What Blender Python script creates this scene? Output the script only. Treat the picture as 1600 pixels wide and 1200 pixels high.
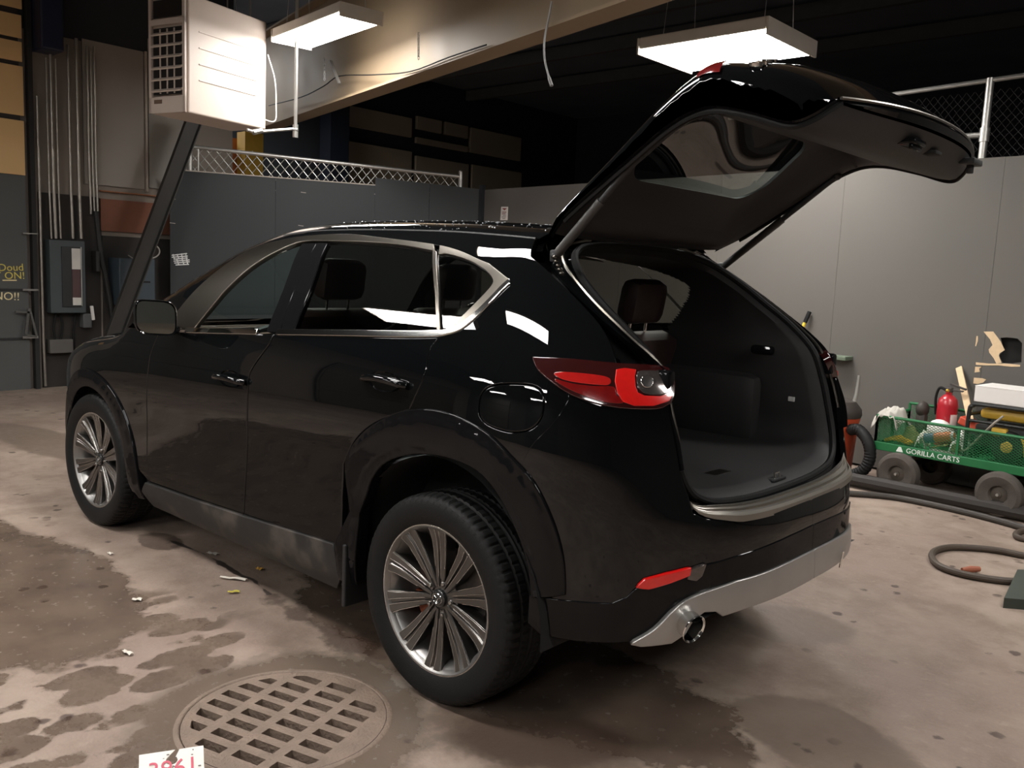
import bpy, bmesh, math, random
import numpy as np
from mathutils import Vector, Matrix
from mathutils.geometry import delaunay_2d_cdt
random.seed(7)
for o in list(bpy.data.objects): bpy.data.objects.remove(o)
SC=bpy.context.scene; COL=SC.collection
# ---------------------------------------------------------------- camera model (photo treated as 1600x1200)
CAM_F=1367.08; CAM_YAW=math.radians(-48.2167); CAM_PITCH=math.radians(7.4445); CAM_ROLL=math.radians(2.5219)
CAM_POS=np.array([-2.0714,2.8591,1.4853])
def cam_axes():
    a,p,r=CAM_YAW,CAM_PITCH,CAM_ROLL
    f=np.array([math.cos(a)*math.cos(p),math.sin(a)*math.cos(p),-math.sin(p)])
    s=np.cross(f,[0,0,1.0]); s/=np.linalg.norm(s); u=np.cross(s,f)
    return math.cos(r)*s+math.sin(r)*u, -math.sin(r)*s+math.cos(r)*u, f
AX_S,AX_U,AX_F=cam_axes()
def ray(px,py):
    d=AX_F+(px-800)/CAM_F*AX_S+(600-py)/CAM_F*AX_U
    return d/np.linalg.norm(d)
def on(px,py,axis,val):
    d=ray(px,py); return CAM_POS+d*(val-CAM_POS[axis])/d[axis]
def onplane(px,py,P,n):
    d=ray(px,py); n=np.asarray(n,float); return CAM_POS+d*((np.asarray(P)-CAM_POS)@n)/(d@n)
def pchip(xs,ys):
    xs=np.array(xs,float); ys=np.array(ys,float); h=np.diff(xs); dl=np.diff(ys)/h
    m=np.zeros(len(xs)); m[0]=dl[0]; m[-1]=dl[-1]
    for i in range(1,len(xs)-1):
        if dl[i-1]*dl[i]>0:
            w1=2*h[i]+h[i-1]; w2=h[i]+2*h[i-1]; m[i]=(w1+w2)/(w1/dl[i-1]+w2/dl[i])
    def f(x):
        x=np.clip(np.asarray(x,float),xs[0],xs[-1]); i=np.clip(np.searchsorted(xs,x)-1,0,len(h)-1)
        t=(x-xs[i])/h[i]; hh=h[i]
        return ((2*t**3-3*t**2+1)*ys[i]+(t**3-2*t**2+t)*hh*m[i]+(-2*t**3+3*t**2)*ys[i+1]+(t**3-t**2)*hh*m[i+1])
    return f
# ---------------------------------------------------------------- car master surface
Wz=pchip([.18,.24,.32,.42,.55,.70,.83,.93,1.02,1.09,1.15,1.22,1.32,1.45,1.56,1.70],[.80,.845,.883,.896,.899,.905,.914,.917,.912,.902,.886,.858,.81,.735,.672,.59])
Lz=pchip([.2,.3,.42,.55,.66,.74,.82,.95,1.05,1.15,1.25,1.4,1.5,1.58,1.65,1.7],[.80,.87,.905,.92,.918,.91,.895,.87,.848,.815,.745,.58,.45,.34,.25,.2])
Fz=pchip([.2,.3,.5,.7,.85,1.0,1.1],[3.45,3.55,3.62,3.61,3.56,3.45,3.3])
ZR=pchip([-1.0,-.6,-.4,-.2,0,.4,.8,1.1,1.35,1.6,1.85,2.1,2.25,2.4,2.55,2.8,3.2,3.45,3.6],[1.54,1.595,1.62,1.64,1.655,1.672,1.676,1.672,1.655,1.595,1.47,1.305,1.20,1.12,1.09,1.055,.98,.87,.70])
ZB=pchip([-1,2.1,2.6,3.6],[1.1,1.08,.78,.60])
MT=6.0; NR=2.8; NF=3.2; XF=2.5
def _arc(n,Lr,Wr):
    t=np.linspace(0,math.pi/2,4001); s=np.sin(t)**(2/n); c=np.cos(t)**(2/n)
    q=np.concatenate([[0],np.cumsum(np.hypot(np.diff(s*Lr),np.diff(c*Wr)))])
    return q,s,c
QR,SR,CR=_arc(NR,.91,.9); QF,SF,CF=_arc(NF,1.1,.9)
def T_(x,z):
    zb=ZB(x); r=np.clip((z-zb)/np.maximum(ZR(x)-zb,1e-3),0,1)
    return np.maximum(1-r**MT,0)**(1/MT)
def S(q,z,off=0.0):
    q=np.asarray(q,float); z=np.asarray(z,float)
    xi=np.where(q<0,np.interp(-q,QR,SR),np.interp(q-XF,QF,SF)); et=np.where(q<0,np.interp(-q,QR,CR),np.where(q>XF,np.interp(q-XF,QF,CF),1.0))
    x=np.where(q<0,-Lz(z)*xi,np.where(q>XF,XF+(Fz(z)-XF)*xi,q))
    y=Wz(z)*et*T_(x,z)
    P=np.stack([x,y,z],-1)
    if off is not None and np.any(off): P=P+Snorm(q,z)*np.asarray(off)[...,None] if np.ndim(off) else P+Snorm(q,z)*off
    return P
def Snorm(q,z):
    e=4e-3
    a=S(q+e,z)-S(q-e,z); b=S(q,z+e)-S(q,z-e)
    n=np.cross(b,a); n=n/np.maximum(np.linalg.norm(n,axis=-1,keepdims=True),1e-9)
    return n
def Yxz(x,z):
    L=Lz(z); F=Fz(z)
    er=np.clip(-x/L,0,1); ef=np.clip((x-XF)/(F-XF),0,1)
    e=np.where(x<0,(1-er**NR)**(1/NR),np.where(x>XF,(1-ef**NF)**(1/NF),1))
    return Wz(z)*e*T_(x,z)
def toq(x,z):
    x=np.asarray(x,float)
    L=Lz(z);F=Fz(z)
    qr=-np.interp(np.clip(-x/L,0,1),SR,QR); qf=XF+np.interp(np.clip((x-XF)/(F-XF),0,1),SF,QF)
    return np.where(x<0,qr,np.where(x>XF,qf,x))
def hit(px,py,off=0.0):
    d=ray(px,py); t=np.linspace(1.2,7.5,3000); P=CAM_POS+t[:,None]*d
    g=P[:,1]-Yxz(P[:,0],P[:,2])-off
    i=np.where((g[:-1]>0)&(g[1:]<=0))[0]
    if len(i)==0: return None
    a,b=t[i[0]],t[i[0]+1]
    for _ in range(30):
        m=.5*(a+b); p=CAM_POS+m*d
        if p[1]-Yxz(p[0],p[2])-off>0:a=m
        else:b=m
    return CAM_POS+b*d
def qz(pts,off=0.0):
    o=[]
    for p in pts:
        h=hit(*p,off=off)
        if h is None: o.append((float('nan'),)*2); continue
        o.append((float(toq(h[0],h[2])),float(h[2])))
    return np.array(o)
def proj(P):
    d=np.atleast_2d(P)-CAM_POS; z=d@AX_F
    return np.stack([800+CAM_F*(d@AX_S)/z,600-CAM_F*(d@AX_U)/z],1)
# ---------------------------------------------------------------- camera, world, exposure
cd=bpy.data.cameras.new('camera'); cam=bpy.data.objects.new('camera',cd); COL.objects.link(cam)
cd.sensor_fit='HORIZONTAL'; cd.sensor_width=36.0; cd.lens=36.0*CAM_F/1600.0; cd.clip_start=.05; cd.clip_end=100
_m=Matrix.Identity(4)
for _r in range(3):
    _m[_r][0]=AX_S[_r]; _m[_r][1]=AX_U[_r]; _m[_r][2]=-AX_F[_r]; _m[_r][3]=CAM_POS[_r]
cam.matrix_world=_m; SC.camera=cam
wd=bpy.data.worlds.new('world'); SC.world=wd; wd.use_nodes=True
wd.node_tree.nodes['Background'].inputs[0].default_value=(.55,.6,.7,1); wd.node_tree.nodes['Background'].inputs[1].default_value=.02
vs=SC.view_settings; vs.view_transform='Standard'; vs.look='None'; vs.exposure=0.45; vs.gamma=1.0; vs.use_curve_mapping=False
try:
    SC.cycles.max_bounces=7; SC.cycles.diffuse_bounces=3; SC.cycles.glossy_bounces=4; SC.cycles.transparent_max_bounces=8
except Exception: pass
LAMP=34.0   # radiance of the ceiling fixtures' diffusers
# ---------------------------------------------------------------- materials
def lin(h):
    h=h.lstrip('#'); c=[int(h[i:i+2],16)/255 for i in (0,2,4)]
    return tuple(((x+.055)/1.055)**2.4 if x>.04045 else x/12.92 for x in c)
MATS={}
def M(name,col,rough=.5,metal=0.,coat=0.,ns=6.,na=.18,bump=0.,spec=.5,rn=.0,emit=0,crough=.03,trans=0,detail=5,col2=None,ramp=None):
    if name in MATS: return MATS[name]
    if isinstance(col,str): col=lin(col)
    m=bpy.data.materials.new(name); m.use_nodes=True; nt=m.node_tree; N=nt.nodes; b=N['Principled BSDF']
    tc=N.new('ShaderNodeTexCoord'); nz=N.new('ShaderNodeTexNoise'); nz.inputs['Scale'].default_value=ns; nz.inputs['Detail'].default_value=detail
    nt.links.new(tc.outputs['Object'],nz.inputs['Vector'])
    mx=N.new('ShaderNodeMix'); mx.data_type='RGBA'
    mx.inputs['A'].default_value=tuple(c*(1-na) for c in col)+(1,); mx.inputs['B'].default_value=tuple(min(1,c*(1+na)) for c in col)+(1,)
    if col2 is not None:
        mx.inputs['A'].default_value=tuple(col)+(1,); mx.inputs['B'].default_value=tuple(col2)+(1,)
    fac=nz.outputs['Fac']
    if ramp:
        rp=N.new('ShaderNodeMapRange'); rp.interpolation_type='SMOOTHSTEP'; rp.inputs['From Min'].default_value=ramp[0]; rp.inputs['From Max'].default_value=ramp[1]; nt.links.new(fac,rp.inputs['Value']); fac=rp.outputs['Result']
    nt.links.new(fac,mx.inputs['Factor']); nt.links.new(mx.outputs['Result'],b.inputs['Base Color'])
    b.inputs['Roughness'].default_value=rough; b.inputs['Metallic'].default_value=metal; b.inputs['Coat Weight'].default_value=coat
    b.inputs['Coat Roughness'].default_value=crough; b.inputs['Specular IOR Level'].default_value=spec
    if rn:
        mr=N.new('ShaderNodeMapRange'); mr.inputs['To Min'].default_value=max(.01,rough-rn); mr.inputs['To Max'].default_value=min(1,rough+rn)
        nt.links.new(nz.outputs['Fac'],mr.inputs['Value']); nt.links.new(mr.outputs['Result'],b.inputs['Roughness'])
    if bump:
        bp=N.new('ShaderNodeBump'); bp.inputs['Strength'].default_value=bump; bp.inputs['Distance'].default_value=.01
        n2=N.new('ShaderNodeTexNoise'); n2.inputs['Scale'].default_value=ns*6; nt.links.new(tc.outputs['Object'],n2.inputs['Vector'])
        nt.links.new(n2.outputs['Fac'],bp.inputs['Height']); nt.links.new(bp.outputs['Normal'],b.inputs['Normal'])
    if emit:
        b.inputs['Emission Color'].default_value=tuple(col)+(1,); b.inputs['Emission Strength'].default_value=emit
    MATS[name]=m; return m
def glass_mat(name,tint,fmul=1.0,rough=0.0):
    if name in MATS: return MATS[name]
    m=bpy.data.materials.new(name); m.use_nodes=True; nt=m.node_tree; N=nt.nodes; N.clear()
    out=N.new('ShaderNodeOutputMaterial'); mix=N.new('ShaderNodeMixShader'); tr=N.new('ShaderNodeBsdfTransparent'); gl=N.new('ShaderNodeBsdfGlossy')
    tr.inputs['Color'].default_value=tuple(tint)+(1,); gl.inputs['Roughness'].default_value=rough
    ge=N.new('ShaderNodeNewGeometry'); dt=N.new('ShaderNodeVectorMath'); dt.operation='DOT_PRODUCT'; nt.links.new(ge.outputs['Normal'],dt.inputs[0]); nt.links.new(ge.outputs['Incoming'],dt.inputs[1])
    def mth(op,a_,b_):
        n=N.new('ShaderNodeMath'); n.operation=op; n.use_clamp=True
        for i,x in enumerate((a_,b_)):
            if isinstance(x,(int,float)): n.inputs[i].default_value=x
            else: nt.links.new(x,n.inputs[i])
        return n.outputs[0]
    ab=N.new('ShaderNodeMath'); ab.operation='ABSOLUTE'; nt.links.new(dt.outputs['Value'],ab.inputs[0])
    f5=mth('POWER',mth('SUBTRACT',1.0,ab.outputs[0]),5.0); fr=mth('ADD',mth('MULTIPLY',f5,.95),.045*fmul); nt.links.new(fr,mix.inputs[0])
    nt.links.new(tr.outputs[0],mix.inputs[1]); nt.links.new(gl.outputs[0],mix.inputs[2]); nt.links.new(mix.outputs[0],out.inputs[0])
    MATS[name]=m; return m
# ---------------------------------------------------------------- mesh helpers
def obj(name,verts,faces,mat,parent=None,smooth=False,normals=None,kind=None,label=None,sharp=None):
    me=bpy.data.meshes.new(name); me.from_pydata([tuple(map(float,v)) for v in verts],[],[tuple(map(int,f)) for f in faces])
    if mat: me.materials.append(mat)
    me.validate(clean_customdata=False)
    if smooth and len(me.polygons):
        me.polygons.foreach_set('use_smooth',[True]*len(me.polygons))
        if sharp: me.set_sharp_from_angle(angle=math.radians(sharp))
    if normals is not None: me.normals_split_custom_set_from_vertices([tuple(map(float,n)) for n in normals])
    me.update()
    o=bpy.data.objects.new(name,me); COL.objects.link(o)
    if parent is not None: attach(o,parent)
    if kind: o['kind']=kind
    if label: o['label']=label
    return o
def attach(o,parent):
    o.parent=parent
    if 'base' in parent: o.matrix_parent_inverse=Matrix.Translation(Vector(parent['base'])).inverted()
def thing(name,loc,label,cat,group=None):
    o=bpy.data.objects.new(name,None); COL.objects.link(o); o.location=loc; o['base']=tuple(float(v) for v in loc)
    o.empty_display_size=.1
    return tag(o,label,cat,group)
def tag(o,label,cat,group=None):
    o['label']=label; o['category']=cat
    if group: o['group']=group
    return o
def V(*a): return np.array(a,float)
def unit(v): v=np.asarray(v,float); return v/max(np.linalg.norm(v),1e-12)
class MB:
    """collects shapes into one mesh"""
    def __init__(s): s.v=[]; s.f=[]
    def add(s,v,f):
        b=len(s.v); s.v+= [tuple(map(float,p)) for p in v]; s.f+=[tuple(i+b for i in q) for q in f]; return s
    def box(s,c,size,ax=None,bev=0.0):
        c=np.asarray(c,float); h=np.asarray(size,float)/2
        ax=np.eye(3) if ax is None else np.asarray(ax,float)
        if bev>0:
            b=min(bev,*(h*.98)); vs=[];
            bm=bmesh.new(); bmesh.ops.create_cube(bm,size=1.0)
            for v in bm.verts: v.co=Vector((v.co.x*2*h[0],v.co.y*2*h[1],v.co.z*2*h[2]))
            bmesh.ops.bevel(bm,geom=list(bm.edges),offset=b,segments=2,affect='EDGES',profile=.5)
            bm.verts.index_update()
            vs=[c+v.co.x*ax[0]+v.co.y*ax[1]+v.co.z*ax[2] for v in bm.verts]; fs=[[v.index for v in f.verts] for f in bm.faces]; bm.free()
            return s.add(vs,fs)
        vs=[c+a*h[0]*ax[0]+b_*h[1]*ax[1]+d*h[2]*ax[2] for a in(-1,1) for b_ in(-1,1) for d in(-1,1)]
        return s.add(vs,[(0,1,3,2),(4,6,7,5),(0,4,5,1),(2,3,7,6),(0,2,6,4),(1,5,7,3)])
    def bar(s,p,q,w,h=None,up=(0,0,1),bev=0):
        p=np.asarray(p,float);q=np.asarray(q,float); d=unit(q-p); sd=unit(np.cross(d,up)) if abs(d@unit(up))<.99 else unit(np.cross(d,(1,0,0))); u=np.cross(sd,d)
        return s.box((p+q)/2,(np.linalg.norm(q-p),w,h or w),(d,sd,u),bev)
    def tube(s,path,r,seg=10,closed=False,caps=True):
        P=[np.asarray(p,float) for p in path]; n=len(P); rr=r if hasattr(r,'__len__') else [r]*n
        T=[unit((P[(i+1)%n] if (closed or i<n-1) else P[i])-(P[i-1] if (closed or i>0) else P[i])) for i in range(n)]
        ref=V(0,0,1) if abs(T[0][2])<.9 else V(1,0,0); nn=unit(np.cross(T[0],ref)); vs=[];fs=[]
        for i in range(n):
            nn=unit(nn-T[i]*(nn@T[i])); bb=np.cross(T[i],nn)
            for k in range(seg):
                a=2*math.pi*k/seg; vs.append(P[i]+rr[i]*(math.cos(a)*nn+math.sin(a)*bb))
        m=n if closed else n-1
        for i in range(m):
            for k in range(seg):
                a=i*seg+k;b=i*seg+(k+1)%seg;c=((i+1)%n)*seg+(k+1)%seg;d=((i+1)%n)*seg+k
                fs.append((a,b,c,d))
        if caps and not closed: fs.append(tuple(range(seg-1,-1,-1))); fs.append(tuple((n-1)*seg+k for k in range(seg)))
        return s.add(vs,fs)
    def lathe(s,prof,c,axis=(0,0,1),seg=32,a0=0,a1=2*math.pi):
        """prof: (radius, height) pairs"""
        c=np.asarray(c,float); ax=unit(axis); u=unit(np.cross(ax,(0,0,1))) if abs(ax[2])<.9 else V(1,0,0); w=np.cross(ax,u); vs=[];fs=[]
        full=abs(a1-a0-2*math.pi)<1e-6; ns=seg if full else seg+1; m=len(prof)
        for k in range(ns):
            a=a0+(a1-a0)*k/seg; d=math.cos(a)*u+math.sin(a)*w
            for r,h in prof: vs.append(c+r*d+h*ax)
        for k in range(seg):
            k2=(k+1)%ns
            for j in range(m-1): fs.append((k*m+j,k2*m+j,k2*m+j+1,k*m+j+1))
        return s.add(vs,fs)
    def prism(s,poly,o,u,v,th,ctr=False):
        """2D polygon in plane (o,u,v) extruded by th along -u x v"""
        o=np.asarray(o,float);u=np.asarray(u,float);v=np.asarray(v,float); n=unit(np.cross(u,v)); k=len(poly)
        A=[o+p[0]*u+p[1]*v+(n*th/2 if ctr else 0) for p in poly]; B=[a-n*th for a in A]
        area=sum(poly[i][0]*poly[(i+1)%k][1]-poly[(i+1)%k][0]*poly[i][1] for i in range(k))
        f=[tuple(range(k)),tuple(range(2*k-1,k-1,-1))]+[((i+1)%k,i,k+i,k+(i+1)%k) for i in range(k)]
        if area<0: f=[tuple(reversed(q)) for q in f]
        return s.add(A+B,f)
    def grid(s,G,closed=False):
        """G: rows x cols array of points"""
        G=np.asarray(G,float); r,c=G.shape[:2]
        f=[(i*c+j,i*c+(j+1)%c,(i+1)*c+(j+1)%c,(i+1)*c+j) for i in range(r-1) for j in range(c if closed else c-1)]
        return s.add(G.reshape(-1,3),f)
    def ball(s,c,rad,seg=16,rings=10,ax=None):
        c=np.asarray(c,float); rad=np.asarray(rad if hasattr(rad,'__len__') else [rad]*3,float); ax=np.eye(3) if ax is None else np.asarray(ax,float); G=[]
        for i in range(rings+1):
            t=math.pi*i/rings; G.append([c+rad[0]*math.sin(t)*math.cos(a)*ax[0]+rad[1]*math.sin(t)*math.sin(a)*ax[1]-rad[2]*math.cos(t)*ax[2] for a in np.linspace(0,2*math.pi,seg,endpoint=False)])
        return s.grid(G,closed=True)
    def mk(s,name,mat,parent=None,smooth=False,sharp=35,**k):
        return obj(name,s.v,s.f,mat,parent,smooth,sharp=(sharp if smooth else None),**k)
def cr(pts,n=6,closed=False):
    P=[np.asarray(p,float) for p in pts]; m=len(P); out=[]
    for i in range(m if closed else m-1):
        p0=P[i-1] if (i>0 or closed) else 2*P[0]-P[1]; p1=P[i]; p2=P[(i+1)%m]; p3=P[(i+2)%m] if (i+2<m or closed) else 2*P[-1]-P[-2]
        for k in range(n):
            t=k/n; out.append(.5*((2*p1)+(-p0+p2)*t+(2*p0-5*p1+4*p2-p3)*t*t+(-p0+3*p1-3*p2+p3)*t**3))
    if not closed: out.append(P[-1])
    return np.array(out)
def resample(P,step,closed=True):
    P=np.asarray(P,float); Q=np.vstack([P,P[:1]]) if closed else P
    out=[]
    for a,b in zip(Q[:-1],Q[1:]):
        n=max(1,int(math.ceil(np.linalg.norm(b-a)/step)))
        for k in range(n): out.append(a+(b-a)*k/n)
    if not closed: out.append(Q[-1])
    return np.array(out)
def inpoly(pts,poly):
    x,y=pts[:,0],pts[:,1]; r=np.zeros(len(pts),bool); n=len(poly); j=n-1
    for i in range(n):
        xi,yi=poly[i];xj,yj=poly[j]
        c=((yi>y)!=(yj>y))&(x<(xj-xi)*(y-yi)/((yj-yi) if abs(yj-yi)>1e-12 else 1e-12)+xi); r^=c; j=i
    return r
def dist_edge(pts,poly):
    d=np.full(len(pts),1e9); n=len(poly)
    for i in range(n):
        a=poly[i];b=poly[(i+1)%n]; e=b-a; L=max(e@e,1e-12); t=np.clip(((pts-a)@e)/L,0,1); d=np.minimum(d,np.linalg.norm(pts-(a+t[:,None]*e),axis=1))
    return d
def cdt(loops,step):
    """triangulate outline loops[0] minus holes loops[1:]; returns 2D points, triangles, loop index lists"""
    pts=[];edges=[];idx=[]
    for L in loops:
        b=len(pts); pts+= [tuple(p) for p in L]; n=len(L); edges+=[(b+i,b+(i+1)%n) for i in range(n)]; idx.append(list(range(b,b+n)))
    A=np.vstack(loops); lo=A.min(0);hi=A.max(0)
    gx=np.arange(lo[0]+step/2,hi[0],step); gy=np.arange(lo[1]+step/2,hi[1],step)
    if len(gx) and len(gy):
        g=np.array([(x+(step*.5 if j%2 else 0),y) for j,y in enumerate(gy) for x in gx])
        ok=inpoly(g,loops[0])
        for h in loops[1:]: ok&=~inpoly(g,h)
        g=g[ok]
        if len(g):
            d=np.minimum.reduce([dist_edge(g,L) for L in loops]); g=g[d>step*.45]; pts+=[tuple(p) for p in g]
    vo,eo,fo,ov,oe,of=delaunay_2d_cdt([Vector(p) for p in pts],edges,[],0,1e-7)
    P=np.array([tuple(v) for v in vo]); T=np.array([list(f) for f in fo])
    c=P[T].mean(1); ok=inpoly(c,loops[0])
    for h in loops[1:]: ok&=~inpoly(c,h)
    T=T[ok]
    a=P[T]; ar=(a[:,1,0]-a[:,0,0])*(a[:,2,1]-a[:,0,1])-(a[:,2,0]-a[:,0,0])*(a[:,1,1]-a[:,0,1])
    T[ar<0]=T[ar<0][:,::-1]; T=T[abs(ar)>1e-10]
    inv={}
    for k,o in enumerate(ov):
        for i in o: inv[i]=k
    idx=[[inv[i] for i in L] for L in idx]
    return P,T,idx
def inset(L,g):
    L=np.asarray(L,float); n=len(L); area=np.sum(L[:,0]*np.roll(L[:,1],-1)-np.roll(L[:,0],-1)*L[:,1]); sg=1 if area>0 else -1
    t=np.roll(L,-1,0)-np.roll(L,1,0); t/=np.maximum(np.linalg.norm(t,axis=1,keepdims=True),1e-9)
    return L+g*sg*np.stack([-t[:,1],t[:,0]],1), sg
def panel_geo(outline,holes=(),off=0.0,thick=.022,step=.04,gap=.003,bstep=.02,bev=.004,fn=None):
    """car-skin piece on the master surface: outline in (q,z)"""
    o,_=inset(resample(outline,bstep),gap) if gap else (resample(outline,bstep),0)
    hs=[inset(resample(h,bstep),-gap)[0] for h in holes]
    P,T,idx=cdt([o]+hs,step)
    f_off=(lambda q,z: off) if fn is None else (lambda q,z: off+fn(q,z))
    N=Snorm(P[:,0],P[:,1]); base=S(P[:,0],P[:,1])
    ofs=np.asarray(f_off(P[:,0],P[:,1]),float)*np.ones(len(P)); X=base+N*ofs[:,None]
    if fn is not None:
        e=.006
        def D(q,z): return S(q,z)+Snorm(q,z)*(np.asarray(f_off(q,z))*np.ones(len(q)))[:,None]
        a=D(P[:,0]+e,P[:,1])-D(P[:,0]-e,P[:,1]); b=D(P[:,0],P[:,1]+e)-D(P[:,0],P[:,1]-e); N=np.cross(b,a); N/=np.maximum(np.linalg.norm(N,axis=1,keepdims=True),1e-9)
    vs=list(X); ns=list(N); fs=[tuple(reversed(t)) for t in T.tolist()]   # (q right, z up) seen from outside q runs forward
    for L,li in zip([o]+hs,idx):
        A=np.asarray([P[i] for i in li]); n=len(li); Q3=X[li]; N3=N[li]
        tg=np.roll(Q3,-1,0)-np.roll(Q3,1,0); tg/=np.maximum(np.linalg.norm(tg,axis=1,keepdims=True),1e-9)
        lat=np.cross(tg,N3); ctr=A.mean(0)
        # lateral direction away from the piece
        a2=np.sum(A[:,0]*np.roll(A[:,1],-1)-np.roll(A[:,0],-1)*A[:,1]); out=-1 if a2>0 else 1
        if L is not o: out=-out
        lat=lat*out
        b0=len(vs); vs+=list(Q3+lat*bev*.6-N3*bev*.35); ns+=list((N3+lat)/1.414)
        vs+=list(Q3+lat*bev-N3*bev*1.2); ns+=list(lat)
        vs+=list(Q3+lat*bev-N3*thick); ns+=list(lat)
        rows=[li,[b0+k for k in range(n)],[b0+n+k for k in range(n)],[b0+2*n+k for k in range(n)]]
        for r in range(3):
            for k in range(n):
                a,b,c,d=rows[r][k],rows[r][(k+1)%n],rows[r+1][(k+1)%n],rows[r+1][k]
                fs.append((a,b,c,d) if ((a2>0)==(L is o)) else (d,c,b,a))
    return np.array(vs),np.array(ns),fs
def flip(vs,ns,fs): return vs*V(1,-1,1),ns*V(1,-1,1),[tuple(reversed(f)) for f in fs]
def panel(name,outline,mat,parent,mirror='copy',label=None,**k):
    g=panel_geo(outline,**k); m=flip(*g)
    if mirror=='join':
        n=len(g[0]); return obj(name,np.vstack([g[0],m[0]]),g[2]+[tuple(i+n for i in f) for f in m[2]],mat,parent,True,np.vstack([g[1],m[1]]),label=label)
    a=obj(name,g[0],g[2],mat,parent,True,g[1],label=label)
    if mirror=='copy':
        par=parent if not isinstance(parent,tuple) else parent[1]
        b=obj(name,m[0],m[2],mat,par,True,m[1],label=label); return a,b
    return a
def px(L,off=0.0,n=0,closed=False):
    q=qz(L,off); 
    return cr(q,n,closed) if n else q
def text(name,body,size,o,u,v,mat,parent=None,ext=.001,align='CENTER',**k):
    cu=bpy.data.curves.new(name,'FONT'); cu.body=body; cu.size=size; cu.extrude=ext; cu.align_x=align; cu.align_y='CENTER'; cu.resolution_u=3
    t=bpy.data.objects.new(name,cu); COL.objects.link(t)
    dg=bpy.context.evaluated_depsgraph_get(); me=bpy.data.meshes.new_from_object(t.evaluated_get(dg)); bpy.data.objects.remove(t)
    u=unit(u); w=unit(np.cross(u,v)); v=np.cross(w,u); o=np.asarray(o,float)
    for p in me.vertices:
        c=o+p.co.x*u+p.co.y*v+p.co.z*w; p.co=Vector(c)
    me.materials.clear(); me.materials.append(mat); me.name=name
    ob=bpy.data.objects.new(name,me); COL.objects.link(ob)
    if parent is not None: attach(ob,parent)
    return ob
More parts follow.
